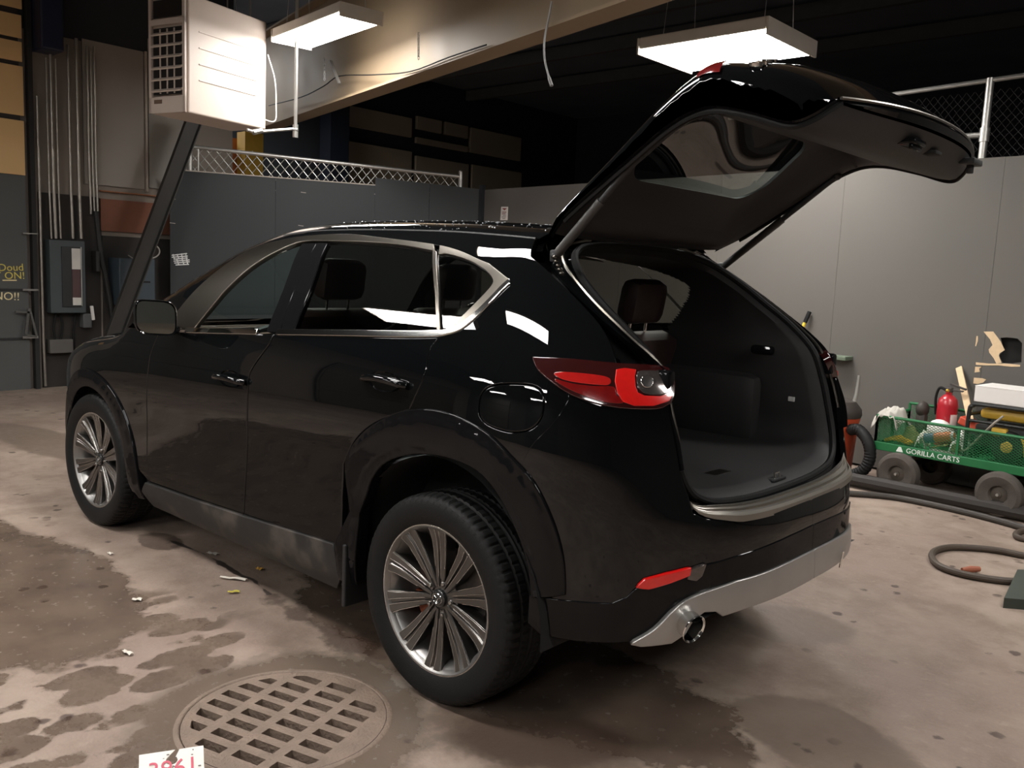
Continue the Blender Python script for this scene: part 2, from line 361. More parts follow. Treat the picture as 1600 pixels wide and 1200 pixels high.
# ================================================================ THE ROOM
CONC_WET=(.24,1.31,.31)
def floor_mat():
    m=bpy.data.materials.new('wet_concrete'); m.use_nodes=True; nt=m.node_tree; N=nt.nodes; L=nt.links.new; b=N['Principled BSDF']
    tc=N.new('ShaderNodeTexCoord'); P=tc.outputs['Object']
    def noise(sc,det=6,rough=.6,dist=0,vec=None):
        n=N.new('ShaderNodeTexNoise'); n.inputs['Scale'].default_value=sc; n.inputs['Detail'].default_value=det; n.inputs['Roughness'].default_value=rough; n.inputs['Distortion'].default_value=dist; L(vec or P,n.inputs['Vector']); return n.outputs['Fac']
    def mr(v,a,b_,lo=0,hi=1,smooth=True):
        n=N.new('ShaderNodeMapRange'); n.interpolation_type='SMOOTHSTEP' if smooth else 'LINEAR'; n.inputs['From Min'].default_value=a; n.inputs['From Max'].default_value=b_; n.inputs['To Min'].default_value=lo; n.inputs['To Max'].default_value=hi; L(v,n.inputs['Value']); return n.outputs['Result']
    def mt(op,a,b_=None,clamp=False):
        n=N.new('ShaderNodeMath'); n.operation=op; n.use_clamp=clamp
        for i,x in enumerate((a,b_)):
            if x is None: continue
            if isinstance(x,(int,float)): n.inputs[i].default_value=x
            else: L(x,n.inputs[i])
        return n.outputs[0]
    def mix(f,a,b_):
        n=N.new('ShaderNodeMix'); n.data_type='RGBA'
        if isinstance(f,(int,float)): n.inputs['Factor'].default_value=f
        else: L(f,n.inputs['Factor'])
        for k,x in (('A',a),('B',b_)):
            if isinstance(x,tuple): n.inputs[k].default_value=x+(1,)
            else: L(x,n.inputs[k])
        return n.outputs['Result']
    sep=N.new('ShaderNodeSeparateXYZ'); L(P,sep.inputs[0]); X,Y=sep.outputs[0],sep.outputs[1]
    def blob(cx,cy,rx,ry,amp=.35,ang=0):
        ca,sa=math.cos(ang),math.sin(ang)
        dx=mt('SUBTRACT',X,cx); dy=mt('SUBTRACT',Y,cy)
        u=mt('DIVIDE',mt('ADD',mt('MULTIPLY',dx,ca),mt('MULTIPLY',dy,sa)),rx); v=mt('DIVIDE',mt('SUBTRACT',mt('MULTIPLY',dy,ca),mt('MULTIPLY',dx,sa)),ry)
        r=mt('SQRT',mt('ADD',mt('MULTIPLY',u,u),mt('MULTIPLY',v,v)))
        return mt('SUBTRACT',1.0,r)      # 1 at centre, 0 at rim
    big=noise(1.1,8,.62,.3); mid=noise(4.5,6,.6); fine=noise(22,5,.6); vf=noise(90,3)
    base=mix(mr(big,.35,.65),lin('#84736a'),lin('#9f8f82')); base=mix(mr(mid,.40,.68,0,.65),base,lin('#6f5f55')); base=mix(mr(fine,.55,.75,0,.35),base,lin('#a8998b')); base=mix(mr(vf,.3,.7,0,.25),base,lin('#9c8470'))
    # damp areas: large sheet on the left, trail to the drain, behind the bumper; same darker tone under the car
    def wet(f,edge=.06,k=.55):
        n_=mt('MULTIPLY',mt('SUBTRACT',mid,.5),k); n2=mt('MULTIPLY',mt('SUBTRACT',big,.5),k*1.4); n3=mt('MULTIPLY',mt('SUBTRACT',fine,.5),.34)
        return mr(mt('ADD',mt('ADD',f,n_),mt('ADD',n2,n3)),-edge,edge)
    w=wet(blob(2.25,1.62,1.25,.52,ang=.06),.05,.45)
    for a in ((3.1,2.1,1.1,.8,.0),(.24,1.30,.47,.44,0),(.15,.45,1.1,.40,0)):
        w=mt('MAXIMUM',w,wet(blob(*a[:4],ang=a[4]),.06,.5))
    w=mt('MAXIMUM',w,mt('MULTIPLY',wet(blob(-.40,.78,.40,.24,ang=.6),.12,1.0),.75)); w=mt('MAXIMUM',w,mt('MULTIPLY',wet(blob(-.55,-.72,.30,.22,ang=.4),.10,.6),.55)); w=mt('MAXIMUM',w,mt('MULTIPLY',wet(blob(-1.05,.10,.30,.22),.10,.8),.6)); w=mt('MAXIMUM',w,mt('MULTIPLY',wet(blob(5.2,.3,1.2,.25,ang=.1),.10,.8),.5))
    # long crack with a damp margin beside the sill, and the drips leading to the drain
    wob=N.new('ShaderNodeTexNoise'); wob.inputs['Scale'].default_value=9; wob.inputs['Detail'].default_value=5; L(P,wob.inputs['Vector'])
    def segd(p,q):
        vx,vy=q[0]-p[0],q[1]-p[1]; L2=vx*vx+vy*vy
        dx=mt('SUBTRACT',X,p[0]); dy=mt('SUBTRACT',Y,p[1]); t=mt('DIVIDE',mt('ADD',mt('MULTIPLY',dx,vx),mt('MULTIPLY',dy,vy)),L2,True)
        ex=mt('SUBTRACT',dx,mt('MULTIPLY',t,vx)); ey=mt('SUBTRACT',dy,mt('MULTIPLY',t,vy)); return mt('SQRT',mt('ADD',mt('MULTIPLY',ex,ex),mt('MULTIPLY',ey,ey)))
    crk=[on(*p,2,0)[:2] for p in ((262,843),(325,868),(345,880),(372,897),(395,906),(420,928))]; dmin=None
    for p,q in zip(crk[:-1],crk[1:]):
        d=segd(p,q); dmin=d if dmin is None else mt('MINIMUM',dmin,d)
    dmin=mt('ADD',dmin,mt('MULTIPLY',mt('SUBTRACT',wob.outputs['Fac'],.5),.06)); crack=mr(dmin,.014,.004)
    st=[on(*p,2,0)[:2] for p in ((435,942),(510,985),(590,1030))]; dm2=mt('MINIMUM',segd(st[0],st[1]),segd(st[1],st[2])); stain=mr(mt('ADD',dm2,mt('MULTIPLY',mt('SUBTRACT',mid,.5),.5)),.06,.0)
    sk1=on(250,845,2,0); stain=mt('MAXIMUM',stain,wet(blob(sk1[0],sk1[1],.17,.10),.08,.5)); stain=mt('MAXIMUM',stain,mt('MULTIPLY',wet(blob(-.42,.80,.30,.17,ang=.7),.15,.9),.8))
    # separate rounded puddles left of the drain
    vo=N.new('ShaderNodeTexVoronoi'); vo.feature='SMOOTH_F1'; vo.inputs['Smoothness'].default_value=.15; vo.inputs['Scale'].default_value=5.0; vo.inputs['Randomness'].default_value=.75
    vm=N.new('ShaderNodeMapping'); vm.inputs['Scale'].default_value=(1.45,.85,1); vm.inputs['Rotation'].default_value=(0,0,.55); L(P,vm.inputs[0]); L(vm.outputs[0],vo.inputs['Vector'])
    cob=mr(mt('ADD',vo.outputs['Distance'],mt('MULTIPLY',mt('SUBTRACT',mt('ADD',mt('MULTIPLY',fine,.6),mid),.8),.40)),.55,.50)
    cm=mt('MULTIPLY',cob,wet(blob(.95,1.72,.95,.72,ang=-.3),.12,.4)); w=mt('MAXIMUM',w,mt('MULTIPLY',cm,.9))
    # dark oil drips and specks
    v2=N.new('ShaderNodeTexVoronoi'); v2.inputs['Scale'].default_value=7.0; L(P,v2.inputs['Vector'])
    sp=mr(mt('ADD',v2.outputs['Distance'],mt('MULTIPLY',mt('SUBTRACT',fine,.5),.35)),.20,.12); sp=mt('MULTIPLY',sp,mr(noise(1.7,3),.47,.56))
    ring=blob(.24,1.31,.50,.50); gr=wet(ring,.08,.30)
    col=mix(w,base,mix(mr(mid,.3,.7),lin('#55483f'),lin('#6a5b4f')))
    col=mix(mt('MULTIPLY',gr,.65),col,lin('#6a5d52')); col=mix(mt('MULTIPLY',sp,.8),col,lin('#3a2c26'))
    col=mix(mt('MULTIPLY',stain,.75),col,lin('#42332b')); col=mix(mt('MULTIPLY',crack,.9),col,lin('#1e1713'))
    L(col,b.inputs['Base Color'])
    r=mix(w,(.62,.62,.62),(.24,.24,.24)); rs=N.new('ShaderNodeSeparateColor'); L(r,rs.inputs[0]); L(mt('ADD',rs.outputs[0],mt('MULTIPLY',mt('SUBTRACT',fine,.5),.25)),b.inputs['Roughness']); b.inputs['Specular IOR Level'].default_value=.4
    bp=N.new('ShaderNodeBump'); bp.inputs['Strength'].default_value=.35; bp.inputs['Distance'].default_value=.01; L(mt('ADD',mt('MULTIPLY',fine,mt('SUBTRACT',1.0,mt('MULTIPLY',w,.85))),mt('MULTIPLY',vf,.15)),bp.inputs['Height']); L(bp.outputs['Normal'],b.inputs['Normal'])
    return m
FLOOR=floor_mat()
GC=V(.24,1.31); GR=.345
o_=resample([(-9,-17),(14,-17),(14,11),(-9,11)],1.0); hole=np.array([(GC[0]+GR*math.cos(a),GC[1]+GR*math.sin(a)) for a in np.linspace(0,2*math.pi,48,endpoint=False)])
P,T,_u=cdt([o_,hole],.9); fl=obj('floor',[(p[0],p[1],0) for p in P],[tuple(t) for t in T.tolist()],FLOOR,kind='structure')
m=MB(); m.lathe([(GR,0),(GR,-.05),(GR-.02,-.06),(GR-.05,-.5),(0,-.5)],(GC[0],GC[1],0),(0,0,1),48); m.mk('drain_pit',M('drain_dark',(.008,.007,.006),.6),fl,True)
# grate
IRON=M('rusty_cast_iron','#766558',.62,ns=14,na=.38,bump=.5,rn=.15)
dg=thing('drain_grate',(GC[0],GC[1],0),'round rusty cast iron drain grate with rows of slots in the floor','drain grate')
a1=V(-.0235,.0665); a2=V(-.110,-.113); e1=unit(V(.965,.262)); e2=V(-e1[1],e1[0]); slots=[]
R=.325
def clipslot(c):
    w,h=.0525,.0185; P=[]
    for sx,sy in ((-1,-1),(1,-1),(1,1),(-1,1)):
        P.append(c+e1*sx*w+e2*sy*h)
    P=resample(P,.012); d=np.linalg.norm(P-GC,axis=1); 
    if (d<R-.03).sum()<len(P)*.3: return None
    k=np.minimum(1,(R-.03)/np.maximum(d,1e-9)); P=GC+(P-GC)*k[:,None]; return P
for i in range(-9,10):
    for j in range(-5,6):
        c=V(.321,1.37)+a1*i+a2*j; s=clipslot(c)
        if s is not None: slots.append(s)
disc=np.array([(GC[0]+R*math.cos(a),GC[1]+R*math.sin(a)) for a in np.linspace(0,2*math.pi,72,endpoint=False)])
P,T,idx=cdt([disc]+slots,.06)
vs=[(p[0],p[1],.0) for p in P]; n0=len(vs); fs=[tuple(t) for t in T.tolist()]
for li in idx[1:]:
    b0=len(vs); vs+=[(P[i][0],P[i][1],-.035) for i in li]; n=len(li); fs+=[(li[k],li[(k+1)%n],b0+(k+1)%n,b0+k) for k in range(n)]
obj('grate_plate',vs,fs,IRON,dg)
m=MB(); m.lathe([(R+.002,-.03),(R+.002,.0),(R+.006,.003),(GR-.004,.003),(GR+.001,.0)],(GC[0],GC[1],0),(0,0,1),72); m.mk('grate_frame',IRON,dg,True)
# ---- walls
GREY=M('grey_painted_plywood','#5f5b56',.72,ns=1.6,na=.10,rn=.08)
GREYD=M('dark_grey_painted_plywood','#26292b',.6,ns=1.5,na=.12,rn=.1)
EDGE=M('pale_sheet_edge','#a79d93',.8,ns=10)
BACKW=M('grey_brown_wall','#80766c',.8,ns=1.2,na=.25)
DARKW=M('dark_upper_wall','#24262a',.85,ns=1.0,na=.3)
DKDOOR=M('dark_grey_door','#4a4b4a',.55,ns=1.4,na=.2,rn=.1)
CEIL=M('dark_ceiling','#5c6168',.95,ns=1.0,na=.3)
W0=V(-.478,-4.233,0); W1=V(4.378,-4.859,0); WU=unit(W1-W0); WN=V(WU[1],-WU[0],0); WN=WN if WN[1]>0 else -WN
def wr(s,z,d=0.0): return W0+WU*s+WN*d+V(0,0,z)
s_corner=float((V(5.6,-5.0,0)-W0)@WU)
m=MB(); m.bar(wr(-8,1.2,-.10),wr(s_corner+.05,1.2,-.10),.06,2.4); wl=m.mk('wall_right',M('hollow_dark','#2b2927',.9),kind='structure')
seams=[-.10-1.22*k for k in range(6,0,-1)]+[.12]+[.12+1.22*k for k in range(1,4)]+[s_corner]
seams=sorted(set(round(x,3) for x in seams if x<=s_corner))
tear_hole=[(1563,528),(1572,527),(1590,529),(1597,536),(1596,566),(1580,568),(1566,567),(1562,560),(1561,555),(1566,550),(1569,546),(1566,540)]
def wpx(p,d=0.0):
    h=onplane(p[0],p[1],W0+WN*d,WN); return float((h-W0)@WU),float(h[2])
SHEET_TH=.012
for a,b in zip(seams[:-1],seams[1:]):
    holes=[]
    if a<-.1<b+.3 and b<.2: pass
    L=[(a+.001,0.02),(b-.001,0.02),(b-.001,2.44),(a+.001,2.44)]
    th_=[wpx(p) for p in tear_hole]
    inside=all(a+.01<p[0]<b-.01 for p in th_)
    if inside:
        Pq,Tq,ix=cdt([resample(L,.3),np.array(th_)],.25); n=len(Pq)
        vv=[wr(p[0],p[1],0) for p in Pq]+[wr(p[0],p[1],-SHEET_TH) for p in Pq]; ff=[tuple(reversed(t)) for t in Tq.tolist()]
        for li in ix:
            k=len(li); ff+=[(li[i],li[(i+1)%k],n+li[(i+1)%k],n+li[i]) for i in range(k)]
        obj('plywood_sheet',vv,ff,GREY,wl)
    else:
        m=MB(); m.prism(L,wr(0,0,0),WU,V(0,0,1),SHEET_TH) if np.cross(WU,V(0,0,1))@WN>0 else m.prism([(-p[0],p[1]) for p in L],wr(0,0,0),-WU,V(0,0,1),SHEET_TH); m.mk('plywood_sheet',GREY,wl)
# bare wood showing where the painted face tore off
BARE=M('bare_torn_wood','#d9bd98',.8,ns=30,na=.15)
def patch(P,name='torn_wood',mat=BARE,d=.003,par=wl):
    L=[wpx(p) for p in P]; 
    m=MB(); 
    ar=sum(L[i][0]*L[(i+1)%len(L)][1]-L[(i+1)%len(L)][0]*L[i][1] for i in range(len(L)))
    u,sg=(WU,1) if np.cross(WU,V(0,0,1))@WN>0 else (-WU,-1)
    m.prism([(sg*p[0],p[1]) for p in L],wr(0,0,d),u,V(0,0,1),d); return m.mk(name,mat,par)
patch([(1537,518),(1552,518),(1558,526),(1564,534),(1567,541),(1570,547),(1562,552),(1561,556),(1565,567),(1557,568),(1553,560),(1546,551),(1545,546),(1551,539),(1547,530),(1541,523)])
patch([(1525,566),(1545,568),(1570,568),(1594,570),(1594,573),(1580,573),(1560,571),(1540,571),(1525,570)])
patch([(1524,573),(1534,573),(1530,576),(1531,581),(1523,582)]); patch([(1522,590),(1535,591),(1541,593),(1536,598),(1528,600),(1521,599)])
patch([(1526,525),(1528,525),(1528,533),(1525,541),(1524,541),(1525,534)])
# sheet seam screws and the small wall sign
sg=thing('wall_sign',tuple(wr(*wpx((792,334)))),'small white sign with a red arrow on the grey wall above the car roof','sign')
RED=M('sign_red','#7e2b2b',.5,ns=20); WHITE=M('white_plastic','#e9e4df',.5,ns=10,na=.05)
patch([(783.5,323),(794,323),(793,344),(782,344)],'sign_face',WHITE,.004,sg)
patch([(785,325.3),(792.5,325.3),(788.8,328.8)],'sign_arrow',RED,.0055,sg)
for k,(x0,x1,y) in enumerate(((785,791.5,331),(785,790.5,333.5),(786,791,336),(784.5,791,338.5),(785.5,790,341))): patch([(x0,y),(x1,y),(x1,y+1.2),(x0,y+1.2)],'sign_lettering',RED if k<2 else M('sign_grey','#8f8686',.5),.0055,sg)
# ---- angled partition with plywood sheets, chain link above
PA=V(7.66,-2.05,0); PB=V(5.6,-5.0,0); PU=unit(PB-PA); PN=V(PU[1],-PU[0],0); PN=PN if PN@(CAM_POS-PA)>0 else -PN
def pp(p,d=0.0):
    h=onplane(p[0],p[1],PA+PN*d,PN); return float((h-PA)@PU),float(h[2])
def pr_(s,z,d=0.0): return PA+PU*s+PN*d+V(0,0,z)
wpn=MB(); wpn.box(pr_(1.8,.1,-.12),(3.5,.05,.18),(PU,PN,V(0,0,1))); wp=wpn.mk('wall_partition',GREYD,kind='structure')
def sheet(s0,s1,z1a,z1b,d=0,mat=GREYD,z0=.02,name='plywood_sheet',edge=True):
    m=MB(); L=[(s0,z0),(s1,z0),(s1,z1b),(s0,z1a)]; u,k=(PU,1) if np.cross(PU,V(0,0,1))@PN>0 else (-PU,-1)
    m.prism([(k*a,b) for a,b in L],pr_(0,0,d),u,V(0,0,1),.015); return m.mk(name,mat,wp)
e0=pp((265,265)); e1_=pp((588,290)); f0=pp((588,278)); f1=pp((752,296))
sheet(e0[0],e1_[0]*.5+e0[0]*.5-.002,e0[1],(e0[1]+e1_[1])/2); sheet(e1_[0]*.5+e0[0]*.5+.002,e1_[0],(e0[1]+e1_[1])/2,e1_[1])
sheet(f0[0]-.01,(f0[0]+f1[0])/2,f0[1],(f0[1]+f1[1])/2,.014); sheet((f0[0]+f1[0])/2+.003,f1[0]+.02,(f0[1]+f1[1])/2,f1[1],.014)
m=MB(); a_=pr_(e0[0],e0[1]+.004); b_=pr_(e1_[0],e1_[1]+.004); m.bar(a_,b_,.02,.012); m.mk('sheet_edge',EDGE,wp)
m=MB(); m.bar(pr_(f1[0]+.01,0,.03),pr_(f1[0]+.01,f1[1]+.05,.03),.06,.05); m.mk('corner_post',DARKW,wp)
ch=thing('chain_link_fence',tuple(pr_(1.4,2.44)),'galvanised chain link strip with top rail above the dark grey partition','fence')
GALV=M('galvanised_steel','#b9b7b2',.42,metal=.85,ns=12,na=.15)
r0=pp((297,229),-.04); r1=pp((720,276),-.04); 
m=MB(); m.tube([pr_(r0[0],r0[1],-.04),pr_(r1[0],r1[1],-.04)],.022,12); m.mk('top_rail',GALV,ch,True)
for (s,z) in (r0,r1): m=MB(); m.tube([pr_(s,2.2,-.04),pr_(s,z+.05,-.04)],.028,12); m.ball(pr_(s,z+.05,-.04),.03,10,6); m.mk('post',GALV,ch,True)
m=MB(); m.tube([pr_(r0[0]+.09,2.3,-.04),pr_(r0[0]+.09,r0[1],-.04)],.012,8); m.mk('tension_bar',GALV,ch,True)
m=MB(); dw=.105; s_=r0[0]+.05; n_=int((r1[0]-r0[0])/dw)
for k in range(n_+6):
    for dr in (1,-1):
        pts=[]; h=0
        sx=r0[0]+(k-3)*dw
        for j in range(0,9):
            z=2.28+j*.062; s=sx+dr*j*.0525; ztop=r0[1]+(s-r0[0])/(r1[0]-r0[0])*(r1[1]-r0[1])
            if r0[0]<=s<=r1[0] and z<=ztop+.03: pts.append(pr_(s,z,-.04+.006*(-1)**j*dr))
        if len(pts)>1: m.tube(pts,.0048,5,caps=False)
m.mk('chain_link_mesh',GALV,ch,kind='stuff')
# ---- back wall (conduits, panel, door) at x = 7.95
BX=7.95
def bw(p,d=0.0): return on(p[0],p[1],0,BX-d)
m=MB(); m.box((BX+.10,3.95,2.7),(.2,13.9,5.4)); wb=m.mk('wall_back',BACKW,kind='structure')
def brect(p0,p1,d,th,mat,name,par,bev=0):
    A=bw(p0,d);B=bw(p1,d); c=(A+B)/2; m=MB(); m.box((BX-d+th/2,c[1],c[2]),(th,abs(A[1]-B[1]),abs(A[2]-B[2])),bev=bev); return m.mk(name,mat,par)
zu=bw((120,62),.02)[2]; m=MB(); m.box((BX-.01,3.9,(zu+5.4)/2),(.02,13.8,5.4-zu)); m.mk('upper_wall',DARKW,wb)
TAN=M('tan_door_panel','#d6b07a',.6,ns=1.2,na=.12)
dr=MB(); 
A=bw((40,275),.05);B=bw((48,606),.05); dr.box((BX-.03,(B[1]+.9)/2,A[2]/2),(.06,abs(B[1]-.9),A[2])); d1=dr.mk('door_1',DKDOOR,kind='structure')
def zrow(y0,y1,xr):
    a=bw((xr,y0),.06);b=bw((xr,y1),.06); yl=.9; m=MB(); m.box((BX-.05,(a[1]+yl)/2,(a[2]+b[2])/2),(.02,abs(a[1]-yl),abs(a[2]-b[2])),bev=.004); return m.mk('door_panel',TAN,d1)
for y0,y1 in ((-60,14),(24,60),(66,97),(104,181),(189,274)): zrow(y0,y1,31+(y1+60)*.02)
zf=bw((34,276),.045); m=MB(); m.box((BX-.035,(zf[1]+.9)/2,(zf[2]+4.6)/2),(.02,abs(zf[1]-.9),4.6-zf[2])); m.mk('door_frame',M('door_frame_dark','#2a241f',.7),d1)
brect((46,-80),(57,608),.10,.08,M('dark_post','#1b1a19',.7),'door_post',d1)
for y in (365,453,527): brect((36,y-1.5),(60,y+1.5),.12,.02,M('hinge_steel','#8c8a86',.4,metal=.8),'door_hinge',d1)
for y in (453,529):
    zz=bw((40,y),.07); m=MB(); m.box((BX-.065,(zz[1]+.9)/2,zz[2]),(.02,abs(zz[1]-.9),.022)); m.mk('door_rib',M('seam_dark','#222222',.7),d1)
m=MB(); m.bar(bw((24,487),.12),bw((46,488),.12),.02,.02); m.bar(bw((45,482),.12),bw((40,522),.12),.025,.02); m.bar(bw((46,482),.12),bw((57,525),.12),.025,.02); m.bar(bw((40,523),.12),bw((57,526),.12),.025,.02); m.mk('door_latch',M('latch_grey','#5c5b58',.5,metal=.5),d1)
CH=M('yellow_chalk','#d8c763',.8,ns=40,na=.2); CHW=M('cream_chalk','#e8d9a8',.8,ns=40,na=.2)
def chalk(body,p,size,mat,rot=0):
    A=bw(p,.066); u=V(0,-math.cos(rot),math.sin(rot)); v=V(0,math.sin(rot),math.cos(rot)); return text('chalk_writing',body,size,A,u,v,mat,d1,ext=.001,align='RIGHT')
chalk('? Doud',(37,418),.105,CH,.05); chalk('EAT ON!',(39,431),.105,CH,.03); chalk('NO!!',(31,464),.115,CHW,-.03)
m=MB(); m.bar(bw((4,438),.068),bw((26,438),.068),.006,.012); m.mk('chalk_underline',CHW,d1)
# grey cover sheets, brown board
brect((128,60),(226,296),.03,.03,M('grey_cover','#8c847b',.7,ns=2,na=.12),'wall_cover',wb); brect((231,60),(300,300),.03,.03,M('grey_cover2','#8b857e',.7,ns=2,na=.12),'wall_cover',wb)
brect((226.5,80),(232,300),.05,.05,M('pale_strip','#a5998c',.6),'wall_strip',wb)
brect((157,297),(266,309),.05,.05,M('orange_brown_board','#8f5a36',.7,ns=4,na=.2),'wall_board',wb); brect((157,310),(266,367),.045,.045,M('brown_board','#6e4330',.75,ns=5,na=.25),'wall_board',wb)
brect((60,300),(160,600),.02,.02,M('dark_mottled_wall','#2d2926',.85,ns=3,na=.4),'lower_wall',wb); brect((160,368),(300,600),.02,.02,M('dark_mottled_wall','#2d2926',.85),'lower_wall',wb)  # lower wall in a darker mottled tone than the wall above
# ---- the rest of the shell
m=MB(); m.box((2.5,-3,5.7),(24,29,.2)); ce=m.mk('ceiling',CEIL,kind='structure')
m=MB(); m.box((-8.9,.5,2.8),(.2,21,5.6)); m.mk('wall_rear',M('grey_rear_wall','#55524e',.8,ns=1,na=.3),kind='structure')
m=MB(); m.box((-.5,10.9,2.8),(17,.2,5.6)); m.mk('wall_left',M('grey_left_wall','#4c4a47',.8,ns=1,na=.35),kind='structure')
m=MB(); m.box((3.5,-16.4,2.8),(21,.2,5.6)); m.mk('wall_warehouse_side',M('warehouse_dark','#34383d',.9,ns=1,na=.3),kind='structure')
m=MB(); m.box((13.2,-9.8,2.8),(.2,13.4,5.6)); wf=m.mk('wall_warehouse_end',M('warehouse_dark2','#2a2e34',.9,ns=1,na=.3),kind='structure')
m=MB()
for y in (-12,-10,-8.5,-7.3,-6.1): MB().box((6,y,5.45),(14,.10,.22)).mk('roof_purlin',M('purlin','#4b4a48',.8),ce)
BEIGE=M('beige_far_panel','#a89d88',.75,ns=1,na=.12)
def fp(p): return on(p[0],p[1],0,13.05)
for p0,p1 in (((542,164),(642,215)),((542,220),(641,300)),((651,181),(689,209)),((695,190),(730,217)),((650,214),(730,238)),((649,243),(730,300)),((735,199),(812,252)),((737,257),(812,320))):
    A=fp(p0);B=fp(p1); m=MB(); m.box((13.06,(A[1]+B[1])/2,(A[2]+B[2])/2),(.08,abs(A[1]-B[1]),abs(A[2]-B[2])),bev=.01); m.mk('far_wall_panel',BEIGE,wf)
# blue steel upright of the far bay
m=MB(); A=fp((508,120)); m.box((12.7,A[1],2.6),(.35,.45,5.2)); m.mk('far_column',M('navy_steel','#1a2230',.7,ns=2),wf)
# ---- girder
TANB=M('tan_painted_steel','#8a775f',.55,ns=3,na=.15,rn=.1)
g0=on(400,202,2,3.2); g1=on(980,0,2,3.2); gd=unit((g1-g0)*V(1,1,0)); gs=unit(np.cross(gd,V(0,0,1))); gs=gs if gs@(CAM_POS-g0)>0 else -gs
g0=g0-gd*.2; g1=g1+gd*4
gb=thing('girder',tuple((g0+g1)/2),'long tan painted steel girder crossing under the dark roof','beam')
m=MB(); m.bar(g0-gs*.11+V(0,0,.012),g1-gs*.11+V(0,0,.012),.22,.024); m.mk('bottom_flange',TANB,gb)
m=MB(); m.bar(g0-gs*.11+V(0,0,.60),g1-gs*.11+V(0,0,.60),.018,1.17); m.mk('web',TANB,gb)
m=MB(); m.bar(g0-gs*.11+V(0,0,1.19),g1-gs*.11+V(0,0,1.19),.24,.024); m.mk('top_flange',TANB,gb)
col_=thing('steel_column',(g0[0],g0[1],0),'yellow and orange painted steel column behind the chain link','column')
YEL=M('yellow_ochre_paint','#b08a2e',.6,ns=5,na=.2); ORG=M('orange_brown_paint','#8a4f2b',.65,ns=5,na=.2)
def cpx(p,x): return on(p[0],p[1],0,x)
A=cpx((383,205),8.6);B=cpx((411,280),8.6); m=MB(); m.box((8.7,(A[1]+B[1])/2,A[2]/2),(.2,abs(A[1]-B[1]),A[2])); m.mk('post',YEL,col_)
A=cpx((310,206),8.9);B=cpx((384,280),8.9); m=MB(); m.box((9.0,(A[1]+B[1])/2,A[2]-.5),(.1,abs(A[1]-B[1]),1.0)); m.mk('cross_plate',ORG,col_)
A=cpx((302,205),8.4); B=cpx((318,240),8.4); m=MB(); m.box((8.5,(A[1]+B[1])/2,A[2]/2),(.15,abs(A[1]-B[1]),A[2])); m.mk('post',YEL,col_)
A=cpx((305,255),8.6);B=cpx((322,275),8.6); tag(MB().box((8.22,(A[1]+B[1])/2,(A[2]+B[2])/2-.1),(.25,.25,abs(A[2]-B[2])+.25),bev=.02).mk('blue_crate',M('blue_crate_plastic','#20508f',.5)),'blue plastic crate glimpsed through the chain link','crate')
# ---- light fixtures
EMIT=bpy.data.materials.new('led_diffuser'); EMIT.use_nodes=True; b=EMIT.node_tree.nodes['Principled BSDF']; b.inputs['Base Color'].default_value=(.9,.9,.9,1); b.inputs['Emission Color'].default_value=(1,.98,.95,1); b.inputs['Emission Strength'].default_value=LAMP
EMIT2=EMIT.copy(); EMIT2.name='led_panel_diffuser'; EMIT2.node_tree.nodes['Principled BSDF'].inputs['Emission Strength'].default_value=LAMP*1.05
HOUS=M('white_fixture_housing','#cfc8bd',.5,ns=8,na=.08)
def fixture(c,du,L,Wd,label,group=None,wires=True,h=.09,em=None):
    c=np.asarray(c,float); du=unit(du); dv=unit(np.cross(V(0,0,1),du)); t=thing('ceiling_light',tuple(c),label,'light',group); m=MB()
    m.box(c+V(0,0,h/2+.012),(L,Wd,h),(du,dv,V(0,0,1)),.01)
    for s in (1,-1): m.box(c+du*s*(L/2+.008)+V(0,0,h/2-.01),(.016,Wd*1.02,h+.03),(du,dv,V(0,0,1)))
    m.mk('housing',HOUS,t)
    m=MB(); m.box(c+V(0,0,.002),(L-.01,Wd-.02,.016),(du,dv,V(0,0,1))); m.mk('diffuser',em or EMIT,t)
    if wires:
        for s in (1,-1):
            for w in (1,-1): MB().tube([c+du*s*L*.4+dv*w*Wd*.3+V(0,0,h),c+du*s*L*.36+V(0,0,5.6-c[2])],.003,5).mk('hanging_wire',GALV,t)
    return t
FA=[on(*p,2,3.6) for p in ((431,60),(550,14),(590,38),(470,79))]; fc=sum(FA)/4
fixture(fc,FA[1]-FA[0],1.32,.42,'bright white strip light hanging beside the heater',em=EMIT2)
FB=[on(*p,2,3.2) for p in ((1010,70),(1240,32),(1268,85),(1045,128))]; fc=sum(FB)/4
fixture(fc,FB[1]-FB[0],1.06,.78,'bright white panel light hanging above the raised tailgate')
for c,lb in (((1.3,.55,3.6),'white strip light directly over the black car roof'),((.75,2.45,3.6),'white strip light over the drain grate'),((3.4,2.75,3.6),'white strip light over the floor left of the front wheel'),((.6,6.2,3.6),'white strip light across the bay from the rear door'),((-3.2,5.6,3.6),'white strip light across the bay from the rear bumper'),((-4.2,.8,3.6),'white strip light behind the open tailgate end of the car'),((4.2,6.6,3.6),'white strip light across the bay from the front wheel'),((-2.3,-1.9,3.6),'added unseen strip light brightening the open floor beside the looped hose'),((.6,9.2,3.6),'far white strip light by the side doors'),((4.4,9.4,3.6),'far white strip light in the corner by the bay doors')): fixture(c,(1,.0,0),1.42,.44,lb)  # lamp by the looped hose is added only to brighten that floor

fixture(on(335,95,0,10.8),(1,0,0),1.42,.44,'added strip light hidden behind the heater, lighting the far warehouse panels',em=EMIT2)  # added lamp, hidden by the heater, to light the far wall panels
for y in (-2.7,-1.5): fixture((11,y,4.6),(1,0,0),1.42,.44,'added strip light hidden by the back wall, lighting the far warehouse panels','added warehouse strip lights',em=EMIT2)  # two more added lamps out of sight for the far wall panels
